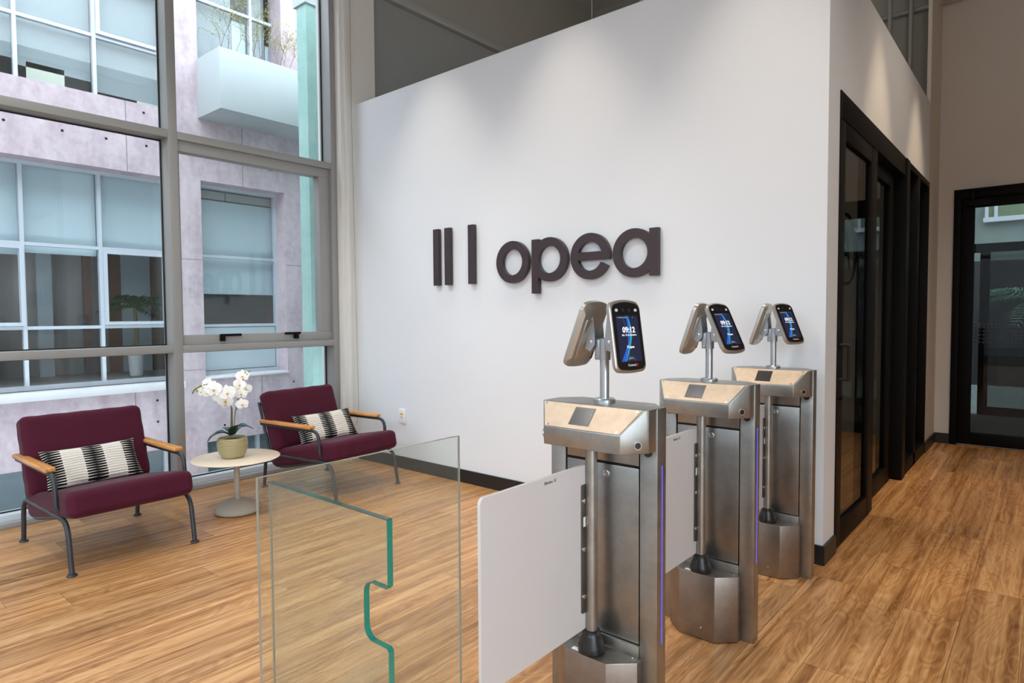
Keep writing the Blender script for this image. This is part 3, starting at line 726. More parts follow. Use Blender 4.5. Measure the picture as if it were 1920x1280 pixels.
def flower(p, r, nrm, rot):
    mb = MB(); n = nrm.normalized()
    for a in (0, 2.25, -2.25): petal(mb, p-n*0.003, n, a+rot, r*0.95, r*0.34, r*0.10)
    for a in (1.35, -1.35): petal(mb, p, n, a+rot, r*1.05, r*0.62, r*0.16)
    o = mb.build('flower', 'petal', orc, angle=180)
    c = MB(); c.mi = 0
    c.lathe([(0, -0.3*r), (0.10*r, -0.1*r), (0.13*r, 0.05*r), (0.07*r, 0.2*r), (0, 0.26*r)], seg=10)
    q = n.to_track_quat('Z', 'Y').to_matrix().to_4x4()
    c.build('flower_center', 'yellow', o, mat=Matrix.Translation(p+n*0.004-Vector((0, 0, 0.12*r))) @ q)
vw = -FV
for (px, py, r, d, tx, tz, rot) in ((222, 228, 0.034, 0.0, -0.5, 0, 0.1), (283, 172, 0.037, -0.02, -0.3, 0.2, -0.2), (286, 232, 0.032, -0.035, -0.2, -0.2, 0.3), (345, 207, 0.047, -0.045, -0.2, 0.1, 0.05),
        (376, 268, 0.040, -0.03, -0.1, -0.1, -0.15), (447, 235, 0.044, -0.045, 0.1, 0.05, 0.2), (420, 300, 0.043, -0.03, 0.0, -0.4, 0.0), (545, 108, 0.034, 0.0, 0.2, 0.2, 0.1),
        (527, 175, 0.033, -0.01, 0.1, 0.1, -0.2), (563, 215, 0.032, 0.01, 0.6, 0.0, 0.2), (535, 247, 0.033, -0.01, 0.1, -0.1, 0.0), (543, 330, 0.033, -0.01, 0.1, -0.1, 0.2), (497, 205, 0.030, 0.04, 0.3, 0.2, 0.5), (402, 336, 0.026, 0.0, -0.3, -0.5, 0.2)):
    flower(oz(px, py, d), r*1.30, vw+RV*tx+Vector((0, 0, tz)), rot)
for (px, py, r) in ((205, 183, 0.008), (178, 226, 0.007), (163, 212, 0.007), (146, 240, 0.005), (566, 82, 0.007), (580, 97, 0.006), (598, 72, 0.005), (508, 130, 0.006)):
    MB().lathe([(0, -1.3*r), (0.7*r, -0.8*r), (r, 0), (0.7*r, 0.9*r), (0, 1.3*r)], oz(px, py, 0.005), 12).build('bud', 'bud', orc, angle=80)
def leaf_blade(pts, wd, name='leaf'):
    mb = MB(); G = []; n = len(pts)-1; P = fillet(pts, 0.04, 5); n = len(P)-1
    for i, p in enumerate(P):
        t = i/n; tn = (P[min(i+1, n)]-P[max(i-1, 0)]).normalized(); sd = tn.cross(Vector((0, 0, 1)))
        sd = sd.normalized() if sd.length > 1e-3 else Vector((1, 0, 0)); up = sd.cross(tn)
        ww = wd*math.sin(PI*(0.12+0.86*t))**0.7
        G.append([mb.b.verts.new(p+sd*ww*q+up*ww*0.35*abs(q)) for q in (-1, -0.5, 0, 0.5, 1)])
    for a, b in zip(G, G[1:]):
        for j in range(4): mb.b.faces.new((a[j], a[j+1], b[j+1], b[j]))
    return mb.build(name, 'leaf', orc, angle=180)
leaf_blade([oz(455, 580, 0), oz(480, 520, -0.02), oz(545, 495, -0.02), oz(625, 527, -0.01)], 0.044)
leaf_blade([oz(445, 580, -0.02), oz(410, 545, -0.05), oz(340, 565, -0.07), oz(295, 618, -0.07)], 0.044)
leaf_blade([oz(440, 580, 0.03), oz(400, 545, 0.06), oz(325, 538, 0.08)], 0.040)
leaf_blade([oz(450, 580, 0.03), oz(470, 535, 0.07), oz(520, 530, 0.11), oz(560, 560, 0.13)], 0.028)

# ================================================================== TURNSTILES
def rbox(mb, x0, x1, y0, y1, z0, z1, r, n=5):
    """plate in the YZ plane with rounded corners"""
    poly = []
    for cy, cz, a in ((y1-r, z1-r, 0), (y0+r, z1-r, PI/2), (y0+r, z0+r, PI), (y1-r, z0+r, 3*PI/2)):
        for i in range(n+1): poly.append((cy+r*math.cos(a+PI/2*i/n), cz+r*math.sin(a+PI/2*i/n)))
    return mb.prism(poly, x0, x1, axis=0)
def make_turnstile(label):
    t = thing('turnstile', label, 'turnstile', group='steel turnstiles in a row')
    base = MB().prism([(-0.145, 0.0), (-0.145, -0.03), (-0.075, -0.095), (0.075, -0.095), (0.145, -0.03), (0.145, 0.0)], 0.004, 0.265, bev=0.002)
    b = base.build('plinth', 'steelbase', t)
    for x, z in ((0.02, 0.05), (0.12, None)):
        if z: MB().cyl((x, -0.095, z), (x, -0.0975, z), 0.0032, 10).build('screw', 'chrome', b)
        else: MB().cyl((x, -0.015, 0.265), (x, -0.015, 0.267), 0.0032, 10).build('screw', 'chrome', b)
    MB().box(-0.055, -0.015, -0.085, -0.070, 0.265, 0.2662).build('label_tag', 'plate', b, smooth=False)
    for s in (-1, 1):
        p = MB().box(min(s*0.135, s*0.193), max(s*0.135, s*0.193), 0, 0.055, 0, 1.0235, 0.0025).build('post', 'steel', t)
        MB().cyl((s*0.163, -0.004, 0.892), (s*0.163, 0.002, 0.892), 0.013, 20).build('sensor_eye', 'blackrub', p)
        MB().box(min(s*0.1925, s*0.1945), max(s*0.1925, s*0.1945), 0.027, 0.030, 0.315, 0.853).build('led_strip', 'led', p, smooth=False)
    MB().box(-0.135, 0.135, 0.018, 0.052, 0.0, 0.96).build('rear_panel', 'gasket', t, smooth=False)
    MB().box(-0.131, 0.131, 0.050, 0.0545, 0.02, 0.94, 0.001).build('back_sheet', 'steeld', t)
    d = MB().box(-0.1305, 0.1305, 0.003, 0.018, 0.303, 0.838, 0.0015).build('access_door', 'steeld', t)
    MB().lathe([(0.0115, 0), (0.0115, 0.004), (0.009, 0.0055), (0.0075, 0.0055), (0.0075, 0.003), (0.002, 0.003), (0.002, 0.001), (0, 0.001)], seg=24).build('lock', 'alupole', d, mat=Matrix.Translation((0.018, 0.003, 0.808)) @ Matrix.Rotation(PI/2, 4, 'X'))
    MB().box(-0.1305, 0.1305, 0.003, 0.018, 0.846, 0.93, 0.0015).build('fascia', 'steeld', t)
    MB().box(-0.1345, 0.1345, -0.006, 0.018, 0.262, 0.300, 0.0015).build('plinth_strip', 'steel', t)
    # gate
    MB().cyl((0, -0.055, 0.30), (0, -0.055, 0.93), 0.0185, 24).build('gate_pole', 'steel', t)
    MB().lathe([(0.040, 0.0), (0.043, 0.004), (0.041, 0.02), (0.030, 0.050), (0.026, 0.066), (0.020, 0.068)], (0, -0.055, 0.265), 32).build('boot', 'blackrub', t, angle=60)
    g = rbox(MB(), -0.024, -0.014, -0.535, -0.058, 0.335, 0.843, 0.016).build('gate_panel', 'acryl', t)
    hp = rbox(MB(), -0.014, -0.010, -0.092, -0.060, 0.388, 0.784, 0.006).build('hinge_plate', 'steelhinge', g)
    for z in (0.44, 0.586, 0.735): MB().lathe([(0.0075, 0), (0.007, 0.003), (0, 0.005)], seg=12).build('bolt', 'chrome', g, mat=Matrix.Translation((-0.010, -0.082, z)) @ Matrix.Rotation(PI/2, 4, 'Y'))
    MB().box(-0.010, -0.0095, -0.084, -0.073, 0.655, 0.685).build('label_tag', 'plate', g, smooth=False)
    pr_ = MB(); text_mb(pr_, 'Blindex 10', 0.013, Matrix.Translation((-0.0136, -0.245, 0.826)) @ Matrix.Rotation(PI/2, 4, 'Z') @ Matrix.Rotation(PI/2, 4, 'X'), 0.0002)
    pr_.build('print', 'blackrub', g, smooth=False)
    # head housing
    zb, zt, zf = 0.900, 1.025, 0.955
    V = [(-.135, -.115, zb), (.135, -.115, zb), (.19, -.045, zb), (.19, .035, zb), (.135, .098, zb), (-.135, .098, zb), (-.19, .035, zb), (-.19, -.045, zb),
         (.19, -.045, zt), (.19, .035, zt), (.135, .098, zt), (-.135, .098, zt), (-.19, .035, zt), (-.19, -.045, zt),
         (-.135, -.115, zf), (.135, -.115, zf), (.182, -.055, zt), (-.182, -.055, zt)]
    Fc = [(7, 6, 5, 4, 3, 2, 1, 0), (8, 9, 10, 11, 12, 13, 17, 16), (0, 1, 15, 14), (14, 15, 16, 17), (1, 2, 8, 16, 15), (0, 14, 17, 13, 7),
          (2, 3, 9, 8), (3, 4, 10, 9), (4, 5, 11, 10), (5, 6, 12, 11), (6, 7, 13, 12)]
    h = MB().faces([Vector(v) for v in V], Fc)
    bmesh.ops.bevel(h.b, geom=list(h.b.edges), offset=0.0022, segments=2, affect='EDGES', profile=0.5)
    ho = h.build('head_housing', 'steel', t)
    # sloped display plate (frame of the slope: u along x, v up the slope)
    sl = Vector((0, 0.060, 0.070)); sn = Vector((0, -0.070, 0.060)).normalized()
    def SP(u, v, o=0.0): return Vector((u, -0.115, zf)) + sl*v + sn*o
    def plate(mb, quad, o0, o1):
        lo = [SP(u, v, o0) for u, v in quad]; hi = [SP(u, v, o1) for u, v in quad]
        return mb.faces(lo+hi, [(0, 1, 2, 3), (4, 5, 6, 7), (0, 1, 5, 4), (1, 2, 6, 5), (2, 3, 7, 6), (3, 0, 4, 7)])
    plate(MB(), [(-0.131, 0.03), (0.131, 0.03), (0.174, 0.97), (-0.174, 0.97)], -0.001, 0.0020).build('display_plate', 'steeltop', ho, smooth=False)
    gm = MB(); plate(gm, [(-0.050, 0.18), (0.022, 0.18), (0.024, 0.86), (-0.048, 0.86)], 0.001, 0.0030); gm.build('led_matrix', 'blackrub', ho, smooth=False)
    cells = MB()
    for i in range(8):
        for j in range(7):
            u = -0.0445+i*0.0083; v = 0.225+j*0.083
            plate(cells, [(u, v), (u+0.0045, v), (u+0.0045, v+0.048), (u, v+0.048)], 0.0029, 0.0034)
    cells.build('led_cells', 'lens', ho, smooth=False)
    for u, v in ((-0.122, 0.10), (0.122, 0.10), (-0.162, 0.90), (0.162, 0.90)):
        p = SP(u, v, 0.002); MB().cyl(p, p+sn*0.0015, 0.0035, 10).build('screw', 'chrome', ho)
    for s in (-1, 1):
        n = Vector((s*0.70, -0.55, 0)).normalized(); c = Vector((s*0.168, -0.073, 0.925))
        q = Matrix.Translation(c) @ n.to_track_quat('Z', 'Y').to_matrix().to_4x4()
        MB().lathe([(0.0125, 0), (0.0125, 0.003), (0.009, 0.003)], seg=24).build('sensor_ring', 'chrome', ho, mat=q)
        MB().lathe([(0.009, 0.0), (0.009, 0.0035), (0, 0.0035)], seg=20).build('sensor_eye', 'blackrub', ho, mat=q)
    # reader stand
    MB().lathe([(0.034, 0), (0.034, 0.009), (0.030, 0.013), (0.015, 0.013)], (-0.006, 0.03, zt), 32).build('flange', 'alupole', t)
    MB().cyl((-0.006, 0.03, zt), (-0.006, 0.03, 1.222), 0.0145, 24).build('reader_pole', 'alupole', t)
    c = MB().lathe([(0.019, 1.158), (0.019, 1.224), (0.016, 1.226), (0, 1.226)], (-0.006, 0.03, 0), 24)
    c.box(-0.032, -0.012, 0.012, 0.046, 1.158, 1.222, 0.003).box(-0.048, 0.036, 0.016, 0.044, 1.186, 1.224, 0.003)
    co_ = c.build('clamp', 'clamp', t)
    MB().cyl((-0.020, 0.009, 1.168), (-0.020, 0.014, 1.168), 0.003, 8).build('screw', 'chrome', co_)
    for s in (-1, 1):
        br = MB()
        Q = lambda x, z: (-0.006+s*x, z)
        for y0 in (0.003, 0.054):
            br.prism([Q(0.019, 1.235), Q(0.019, 1.205), Q(0.036, 1.184), Q(0.058, 1.194), Q(0.032, 1.298), Q(0.026, 1.298)], y0, y0+0.003, axis=1)
        br.prism([Q(0.058, 1.194), Q(0.0555, 1.193), Q(0.0295, 1.298), Q(0.032, 1.298)], 0.003, 0.057, axis=1)
        bo = br.build('reader_bracket', 'clamp', t, smooth=False)
        MB().lathe([(0.006, 0), (0.0055, 0.003), (0, 0.0045)], seg=12).build('bolt', 'chrome', bo, mat=Matrix.Translation((-0.006+s*0.033, 0.003, 1.214)) @ Matrix.Rotation(PI/2, 4, 'X'))
    return t
TX = -1.060; TY = (1.675, 2.475, 3.265)
t1 = make_turnstile('steel turnstile nearest the camera with its white gate fully visible')
t1.location = (TX, TY[0], 0)
t2 = copy_tree(t1); t2.location = (TX, TY[1], 0); t2['label'] = 'middle one of three steel turnstiles, its plinth standing clear on the floor'
t3 = copy_tree(t1); t3.location = (TX, TY[2], 0); 
for ch in list(t3.children):
    for g_ in list(ch.children):
        if g_.name.startswith('led_strip'): bpy.data.objects.remove(g_)
t3['label'] = 'farthest steel turnstile, standing against the white wall corner'

# ---- face readers
def outline(w, l, r, arch, n=6):
    pts = []
    hw, hl = w/2, l/2
    for cx, cy, a in ((hw-r, hl-r-arch, 0), (-hw+r, hl-r-arch, PI/2), (-hw+r, -hl+r+arch*0.6, PI), (hw-r, -hl+r+arch*0.6, 3*PI/2)):
        for i in range(n+1): pts.append((cx+r*math.cos(a+PI/2*i/n), cy+r*math.sin(a+PI/2*i/n)))
    out = []
    for x, y in pts:   # arch top and bottom
        b = arch*(1-(x/hw)**2); out.append((x, y+(b if y > 0 else -0.6*b)))
    # add mid points on top and bottom for a smooth arch
    res = []
    for i, p in enumerate(out):
        res.append(p); q = out[(i+1) % len(out)]
        if abs(p[0]-q[0]) > w*0.4:
            for k_ in range(1, 8):
                x = p[0]+(q[0]-p[0])*k_/8; y0 = (hl-arch) if p[1] > 0 else (-hl+arch*0.6); b = arch*(1-(x/hw)**2)
                res.append((x, y0+(b if p[1] > 0 else -0.6*b)))
    return res
def make_reader(label):
    t = thing('face_reader', label, 'access reader', group='face readers on the turnstiles')
    cs = MB(); P0 = outline(0.132, 0.222, 0.020, 0.010); P1 = outline(0.124, 0.214, 0.020, 0.010); P2 = outline(0.112, 0.196, 0.02, 0.01)
    rings = []
    for poly, z in ((P2, -0.024), (P0, -0.015), (P0, -0.003), (P1, 0.0)):
        rings.append([cs.b.verts.new((x, y, z)) for x, y in poly])
    for a, b in zip(rings, rings[1:]):
        m = len(a)
        for j in range(m): cs.b.faces.new((a[j], a[(j+1) % m], b[(j+1) % m], b[j]))
    cs.b.faces.new(rings[0][::-1]); cs.b.faces.new(rings[-1]); bmesh.ops.recalc_face_normals(cs.b, faces=cs.b.faces)
    cs.build('casing', 'silver', t, angle=35)
    bk = MB().box(-0.042, 0.042, -0.075, 0.055, -0.029, -0.024, 0.002); bk.build('back_cover', 'silver', t)
    MB().box(-0.052, -0.043, -0.080, -0.030, -0.027, -0.0235).build('cable_port', 'blackrub', t, smooth=False)
    fg = MB().prism(outline(0.119, 0.206, 0.016, 0.010), -0.001, 0.0012).build('front_glass', 'blackgloss', t, smooth=False)
    sc = MB().box(-0.047, 0.047, -0.077, 0.062, 0.0012, 0.0018).build('screen', 'screen', t, smooth=False)
    T = lambda x, y, z=0.0020: Matrix.Translation((x, y, z))
    def ribbon(xs, ws, m, z):
        mb = MB(); n = len(xs)-1; G = []
        for i, (x, w_) in enumerate(zip(xs, ws)):
            y = 0.061-0.137*i/n; G.append((mb.b.verts.new((x-w_, y, z)), mb.b.verts.new((x+w_, y, z))))
        for a, b in zip(G, G[1:]): mb.b.faces.new((a[0], b[0], b[1], a[1]))
        return mb.build('wave', m, sc, smooth=False)
    N = 24
    ribbon([-0.006+0.014*math.sin(3.0*i/N*1.25+0.2)-0.016*(i/N)**2 for i in range(N+1)], [0.0015+0.008*(math.sin(PI*(0.1+i/N*0.95))**2)*(0.3+0.7*abs(math.cos(2.3*i/N))) if i/N < .5 else 0.003+0.014*(i/N-0.5)**1.2 for i in range(N+1)], 'wave2', 0.0020)
    ribbon([0.002+0.012*math.sin(3.6*i/N+0.1)-0.018*(i/N)**1.6 for i in range(N+1)], [0.0012+0.0026*math.sin(PI*i/N) for i in range(N+1)], 'wave', 0.0021)
    ribbon([-0.020+0.030*(i/N)**0.8-0.02*(i/N)**3 for i in range(N+1)], [0.0004]*(N+1), 'wave', 0.0021)
    m1 = MB(); text_mb(m1, '09:12', 0.0235, T(0.002, 0.018, 0.0024), 0.0002, 0.0008, sx=1.04); m1.build('clock_text', 'lit', sc, smooth=False)
    m1 = MB(); text_mb(m1, 'Sab, 13 de Setembro', 0.0075, T(0.002, 0.003, 0.0024), 0.0002, 0.0001); m1.build('date_text', 'lit', sc, smooth=False)
    m1 = MB(); text_mb(m1, 'opea', 0.0105, T(0.0075, -0.033, 0.0024), 0.0002, 0.0003)
    for x in (-0.0125, -0.0100, -0.0068): m1.box(x, x+0.0011, -0.0365, -0.0285, 0.0022, 0.0026)
    m1.build('screen_logo', 'lit', sc, smooth=False)
    m1 = MB(); text_mb(m1, '1. REGISTRO GERAL', 0.0048, T(-0.022, 0.056, 0.0024), 0.0002); m1.box(0.0225, 0.0245, 0.055, 0.0575, 0.0022, 0.0025)
    m1.build('status_text', 'dimlit', sc, smooth=False)
    m1 = MB(); text_mb(m1, 'MENU', 0.0055, T(0.0, -0.068, 0.0024), 0.0002)
    m1.tube(fillet([(-0.020, -0.071, 0.0023), (-0.012, -0.071, 0.0023), (-0.008, -0.063, 0.0023), (0.009, -0.063, 0.0023), (0.013, -0.071, 0.0023), (0.020, -0.071, 0.0023)], 0.003, 3), 0.0003, 4)
    m1.build('menu_tab', 'dimlit', sc, smooth=False)
    m1 = MB(); text_mb(m1, 'Control', 0.0105, T(0.000, -0.0875, 0.0016), 0.0002, 0.0001); m1.mi = 1; text_mb(m1, 'iD', 0.0105, T(0.0225, -0.0875, 0.0016), 0.0002, 0.0003)
    m1.build('maker_print', ['whiteprint', 'redlit'], fg, smooth=False)
    for x in (-0.041, 0.041): MB().lathe([(0.0055, 0), (0.0055, 0.0009), (0, 0.0009)], (x, 0.0785, 0.0012), 16, 1.15, 0.85).build('flash', 'lamp', fg)
    for x in (-0.013, 0.013): MB().lathe([(0.006, 0), (0.006, 0.0008), (0.003, 0.0006), (0, 0.0008)], (x, 0.0785, 0.0012), 20).build('camera_lens', 'lens', fg)
    return t
def place_reader(o, c, psi, tau):
    hv = Vector((math.cos(psi), -math.sin(psi), 0)); n = hv*math.cos(tau)+Vector((0, 0, math.sin(tau))); up = -hv*math.sin(tau)+Vector((0, 0, math.cos(tau))); r = up.cross(n)
    o.matrix_world = Matrix(((r.x, up.x, n.x, c[0]), (r.y, up.y, n.y, c[1]), (r.z, up.z, n.z, c[2]), (0, 0, 0, 1)))
D = math.radians
RD = [((-0.968, 1.682, 1.2345), D(13), D(9), 'face reader on the nearest turnstile, lit screen turned to the camera'),
      ((-0.9943, 2.502, 1.2460), D(17.3), D(27.5), 'face reader with lit screen on the middle turnstile'),
      ((-0.9925, 3.300, 1.2515), D(21.8), D(24.5), 'face reader with lit screen on the farthest turnstile'),
      ((-1.138, 1.695, 1.2420), D(182), D(22), 'face reader on the nearest turnstile seen from behind'),
      ((-1.138, 2.500, 1.2420), D(178), D(19), 'face reader on the middle turnstile seen from behind'),
      ((-1.136, 3.290, 1.2480), D(178), D(19), 'face reader on the farthest turnstile seen from behind')]
rd0 = make_reader(RD[0][3])
for i, (c, psi, tau, lab) in enumerate(RD):
    o = rd0 if i == 0 else copy_tree(rd0)
    o['label'] = lab; place_reader(o, c, psi, tau)

# ---- glass barriers in the foreground
gb = thing('glass_panel', 'plain clear glass barrier standing between the chairs and the gate', 'glass barrier', (-1.12, 0.848, 0))
MB().box(-0.0032, 0.0032, -0.263, 0.264, 0.0, 1.0).build('pane', 'barrier', gb, smooth=False)
MB().box(-0.0033, 0.0033, -0.2640, 0.2645, 1.0, 1.0009).box(-0.0033, 0.0033, -0.2640, -0.263, 0, 1.0).box(-0.0033, 0.0033, 0.264, 0.2648, 0, 1.0).build('polished_edge', 'edge2', gb, smooth=False)
gn = thing('glass_panel', 'clear glass panel with a notched green edge, in front of the plain one', 'glass barrier', (-1.075, 0.587, 0))
L = 0.338
NX, Z0, Z1, NR = L-0.058, 0.806, 0.897, 0.020
right = [(L, 0.0), (L, Z0-0.004), (L-0.004, Z0)] + arc(NX+NR, Z0+NR, NR, -PI/2, -PI, 8) + arc(NX+NR, Z1-NR, NR, PI, PI/2, 8) + [(L-0.004, Z1), (L, Z1+0.004), (L, 1.0)]
poly = [(0.0, 0.0)] + right + [(0.0, 1.0)]
MB().prism(poly, -0.0047, 0.0047, axis=1).build('pane', 'barrier', gn, smooth=False)
def edge_strip(pts, name, m, t=0.0010, y=0.0049):
    mb = MB()
    for a, b in zip(pts, pts[1:]):
        a = Vector((a[0], 0, a[1])); b = Vector((b[0], 0, b[1])); d = (b-a).normalized(); nn = Vector((d.z, 0, -d.x))*t
        P = [a-d*0.0002+Vector((0, -y, 0)), b+d*0.0002+Vector((0, -y, 0)), b+d*0.0002+Vector((0, y, 0)), a-d*0.0002+Vector((0, y, 0))]
        Q = [p+nn for p in P]; mb.faces(P+Q, [(0, 1, 2, 3), (4, 5, 6, 7), (0, 1, 5, 4), (1, 2, 6, 5), (2, 3, 7, 6), (3, 0, 4, 7)])
    return mb.build(name, m, gn, smooth=False)
edge_strip(right, 'notched_edge', 'edge'); edge_strip([(L, 1.0), (0, 1.0)], 'top_edge', 'edge3'); edge_strip([(0, 1.0), (0, 0.0)], 'polished_edge', 'edge2', 0.0008, 0.0018)

# ================================================================== OUTSIDE: BUILDING ACROSS THE COURTYARD
struct('ground_courtyard', MB().box(-14, -5.06, -14, 12, -1.5, -1.3), 'ground', 'grey courtyard paving between the buildings', 'ground')
bd = thing('concrete_building', 'pink concrete building with aluminium windows across the courtyard', 'building', (-8.6, 2.0, -1.3))
ox, oy, oz_ = -8.6, 2.0, -1.3
def bx(mb, x0, x1, y0, y1, z0, z1, bev=0.0): return mb.box(x0-ox, x1-ox, y0-oy, y1-oy, z0-oz_, z1-oz_, bev)
wall = MB(); XB = -8.95; TOP = 6.6
YL, YR = -9.0, 10.0
for y0, y1 in ((3.53, 3.81),): bx(wall, XB, -8.6, y0, y1, 0.47, TOP); bx(wall, XB, -8.6, y0, y1, -1.3, -0.38)
bx(wall, XB, -8.6, 5.01, YR, 0.47, TOP); bx(wall, XB, -8.6, YL, -6.0, 0.47, TOP)
bx(wall, XB, -8.6, YL, 3.53, -0.38, 0.38); bx(wall, XB, -8.6, 3.53, YR, -0.38, 0.47)
bx(wall, XB, -8.6, YL, 3.53, 3.071, 3.92); bx(wall, XB, -8.6, 3.81, 5.01, 3.10, 3.92); bx(wall, XB, -8.6, YL, YR, 6.2, TOP)
bx(wall, XB, -8.6, -2.2, -1.9, 0.47, TOP); bx(wall, XB, -8.6, -6.0, -5.7, 0.47, TOP)
wall.mi = 1
for y, z0, z1 in ((2.937, 3.075, 3.915), (4.388, 3.10, 3.92), (2.95, -0.38, 0.375), (4.6, -0.38, 0.46)): bx(wall, -8.6005, -8.5995, y-0.004, y+0.004, z0, z1)
bx(wall, -8.6005, -8.5995, 3.53, 3.81, 2.05, 2.058); bx(wall, -8.6005, -8.5995, 3.53, 3.81, 0.60, 0.607); bx(wall, -8.6005, -8.5995, 5.01, 5.3, 2.05, 2.058)
wall.mi = 2
for y, z in ((1.75, 3.42), (2.28, 3.42), (2.72, 3.42), (3.16, 3.42), (3.68, 3.42), (4.05, 3.42), (4.42, 3.42), (4.80, 3.40), (3.14, 3.82), (0.9, 3.42), (3.20, 0.25), (3.20, -0.02), (3.22, -0.28), (4.05, 0.12), (4.05, -0.18), (2.3, 0.1), (2.4, -0.2), (5.1, 0.33), (5.05, 0.05)):
    wall.cyl((0.0, y-oy, z-oz_), (0.0008, y-oy, z-oz_), 0.016, 10)
wall.build('facade_wall', ['pink', 'joint', 'hole'], bd, smooth=False)
bx(MB(), -8.72, -8.54, YL, 3.53, 0.38, 0.475, 0.004).build('window_ledge', 'ledge', bd)
bx(MB(), -8.85, -8.57, 3.81, 5.01, 0.465, 0.50, 0.004).build('window_ledge', 'ledge', bd)
bx(MB(), -8.80, -8.75, YL, YR, -1.3, -0.38).build('basement_glazing', 'basex', bd, smooth=False)
bm_ = MB()
for y in (2.3, 3.3, 4.55, 5.2): bx(bm_, -8.75, -8.70, y, y+0.05, -1.3, -0.38)
bm_.build('basement_frame', 'extframe', bd, smooth=False)
bx(MB(), -11.2, -11.1, YL, YR, -0.3, TOP).build('inner_wall', 'roomx', bd, smooth=False)
sl_ = MB(); bx(sl_, -13, XB, YL, YR, 3.1, 3.9); bx(sl_, -13, XB, YL, YR, 0.3, 0.46); bx(sl_, -13, -8.6, YL, YR, TOP, TOP+0.2); bx(sl_, -13, XB, YL, YL+0.1, 0.4, TOP); bx(sl_, -13, XB, YR-0.1, YR, 0.4, TOP)
sl_.build('floor_slab', 'roomx', bd, smooth=False)
WX = -8.88
def extwin(name, y0, y1, z0, z1, vs, hs, blinds, sashes=(), panel=None):
    f = MB(); e = 0.019
    for a, b, c, d_ in ((y0, y0+0.035, z0, z1), (y1-0.035, y1, z0, z1), (y0+0.035, y1-0.035, z0, z0+0.05), (y0+0.035, y1-0.035, z1-0.04, z1)): bx(f, WX-0.04, WX+0.04, a, b, c, d_)
    for v in vs: bx(f, WX-0.035, WX+0.035, v-e, v+e, z0+0.05, z1-0.04)
    for h in hs: bx(f, WX-0.030, WX+0.030, y0+0.035, y1-0.035, h-e, h+e)
    for (a, b, c, d_) in sashes:
        for q in ((a, a+0.04, c, d_), (b-0.04, b, c, d_), (a+0.04, b-0.04, c, c+0.04), (a+0.04, b-0.04, d_-0.04, d_)): bx(f, WX-0.02, WX+0.065, *q)
    fo_ = f.build('window', 'extframe', bd, smooth=False)
    p = MB(); bx(p, WX-0.005, WX+0.005, y0+0.02, y1-0.02, z0+0.02, z1-0.02); p.build('pane', 'extglass', fo_, smooth=False)
    for (a, b, c, d_, m) in blinds:
        q = MB(); bx(q, WX-0.10, WX-0.09, a, b, c, d_); q.build('blind', m, fo_, smooth=False)
    if panel:
        q = MB(); bx(q, WX+0.0, WX+0.02, *panel); q.build('infill_panel', 'panelx', fo_, smooth=False)
vsA = [-1.17, -0.39, 0.38, 1.15, 1.926, 2.70]
extwin('A', -1.9, 3.53, 0.475, 3.071, vsA, [2.142, 1.186],
       [(a+0.01, b-0.01, z, 3.05, 'blindx3') for a, b, z in zip([-1.86]+vsA, vsA+[3.5], (2.16, 2.16, 2.16, 2.16, 2.02, 2.05, 2.16))], sashes=((1.15, 1.93, 1.21, 2.12), (2.72, 3.45, 1.21, 2.12)))
extwin('C', 3.81, 5.01, 0.50, 3.10, [], [2.136, 1.18], [(3.82, 5.0, 1.62, 2.92, 'blindx3'), (3.82, 4.3, 2.94, 3.05, 'roomx'), (4.32, 5.0, 2.94, 3.05, 'roomx')], panel=(3.86, 4.96, 0.56, 1.152))
extwin('B', -1.9, 3.53, 3.92, 6.2, vsA, [4.687, 5.45],
       [(a+0.01, b-0.01, z, 6.15, m) for a, b, z, m in zip([-1.86]+vsA, vsA+[3.5], (4.1, 4.3, 4.1, 4.2, 4.22, 4.16, 4.06), ('blindx', 'blindx', 'blindx', 'blindx', 'blindx', 'blindx', 'blindx'))] + [(2.05, 2.42, 3.98, 4.22, 'blindx2'), (3.2, 3.48, 3.98, 4.06, 'blindx2')], sashes=((2.72, 3.48, 4.71, 5.43),))
extwin('D', 3.81, 5.6, 3.92, 6.2, [4.68], [5.575], [(3.82, 4.45, 4.0, 6.1, 'blindx'), (4.46, 4.66, 4.0, 5.5, 'blindx3'), (4.70, 4.95, 4.0, 6.1, 'blindx'), (4.96, 5.58, 4.0, 5.3, 'blindx3')])

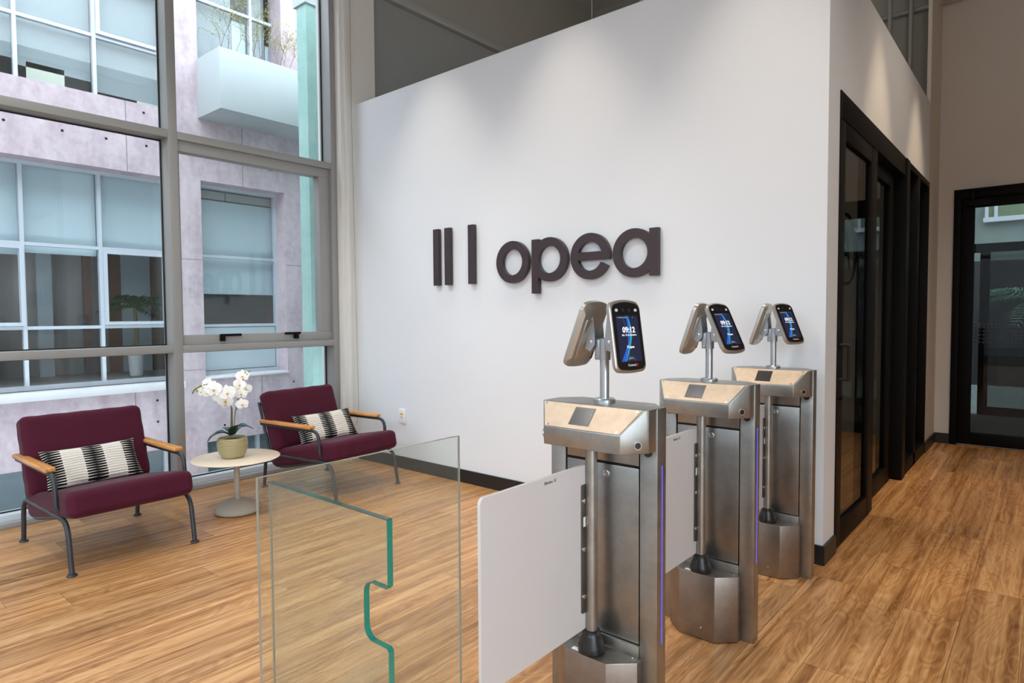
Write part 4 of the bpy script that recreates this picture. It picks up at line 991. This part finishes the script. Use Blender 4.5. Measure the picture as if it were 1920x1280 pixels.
pl = thing('planter_box', 'pale grey planter box jutting from the pink facade', 'planter', (-8.6, 4.4, 3.9))
MB().prism([(0.0, -0.61), (0.655, -0.61), (0.655, 1.4), (0.0, 1.4)], 0, 0.755, bev=0.004).build('box', 'planter', pl)
MB().box(0.03, 0.625, -0.58, 1.37, 0.755, 0.760).build('soil', 'soil', pl, smooth=False)
def twig_shrub(loc, label, seed):
    rnd = random.Random(seed); t = thing('wispy_shrub', label, 'plant', loc, group='thin shrubs in the planter box')
    tw, lf = MB(), MB()
    def grow(p, d, L, r, lvl):
        pts = [p]
        for i in range(5):
            d = (d+Vector((rnd.uniform(-.25, .25), rnd.uniform(-.25, .25), rnd.uniform(-.12, .12)))).normalized(); p = p+d*L/5; pts.append(p)
            if lvl < 2 and i > 0:
                for q in range(1): grow(p, (d+Vector((rnd.uniform(-.9, .9), rnd.uniform(-.9, .9), rnd.uniform(-.3, .4)))).normalized(), L*0.55, r*0.6, lvl+1)
            if lvl > 0:
                for q in range(1):
                    c = p+Vector([rnd.uniform(-.02, .02) for _ in range(3)]); u = Vector([rnd.uniform(-1, 1) for _ in range(3)]).normalized()*0.009; v = u.orthogonal().normalized()*0.005
                    lf.faces([c-u, c+v, c+u, c-v], [(0, 1, 2, 3)])
        tw.tube(pts, r, 4, radii=[r*(1-0.12*i) for i in range(len(pts))])
    for i in range(4): grow(Vector((rnd.uniform(-.08, .08), rnd.uniform(-.12, .12), 0)), Vector((rnd.uniform(-.3, .3), rnd.uniform(-.5, .5), 1)).normalized(), rnd.uniform(0.38, 0.6), 0.003, 0)
    tw.build('twigs', 'stemg', t, smooth=False); lf.build('leaves', 'bud', t, smooth=False)
for i, (y, lab) in enumerate(((4.02, 'leftmost wispy shrub in the planter box on the facade'), (4.40, 'second wispy shrub from the left in the facade planter'), (4.78, 'third wispy shrub in the facade planter, beside the rightmost'), (5.12, 'rightmost wispy shrub in the facade planter, by the green wall'))):
    twig_shrub((-8.2, y, 4.66), lab, 11+i)

gw = thing('green_wall', 'mint green concrete wall standing before the pink building', 'wall', (-6.7, 5.3, -1.3))
gm = MB().box(-0.10, 0.10, -1.135, 3.2, 0.0, 6.19); gm.build('wall_panel', 'mint', gw, smooth=False)
MB().box(-0.14, 0.12, -1.16, 3.2, 6.19, 6.35).build('cap_slab', 'planter', gw, smooth=False)

# palm built behind the glass across in place of a lobby reflection
palm('reflection_palm', 'small palm in a tall white pot, built for a reflection in the lowest facade window', (-9.9, 3.42, 0.46), 0.70, 14, 0.46, potted=(0.105, 0.315), seed=5)
col_ = MB()  # pale slabs stand in for lobby reflections in the window
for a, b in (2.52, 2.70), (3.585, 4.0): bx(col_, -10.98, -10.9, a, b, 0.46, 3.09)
col_.build('reflection_slab', 'panelx', bd, smooth=False)
col_ = MB()  # brown strips, likewise window reflections built as objects
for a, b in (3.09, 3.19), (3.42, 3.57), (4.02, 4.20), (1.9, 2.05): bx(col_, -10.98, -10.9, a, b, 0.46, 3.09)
col_.build('reflection_panel', 'brownx', bd, smooth=False)
# window frame and sill in the court beyond the far door
cw = thing('court_window', 'pale window frame on the court wall beyond the far glass door', 'window', (0, 13.98, 0))
fm = MB()
for x in (-0.93, -0.80, 0.15, 1.1): fm.box(x, x+0.05, -0.04, 0.04, 2.95, 5.0)
fm.box(-0.95, 1.2, -0.06, 0.04, 2.87, 2.95)
fm.build('frame', 'extframe', cw, smooth=False)
MB().box(-0.90, 1.15, 0.0, 0.03, 2.95, 5.0).build('pane', 'leafx', cw, smooth=False)
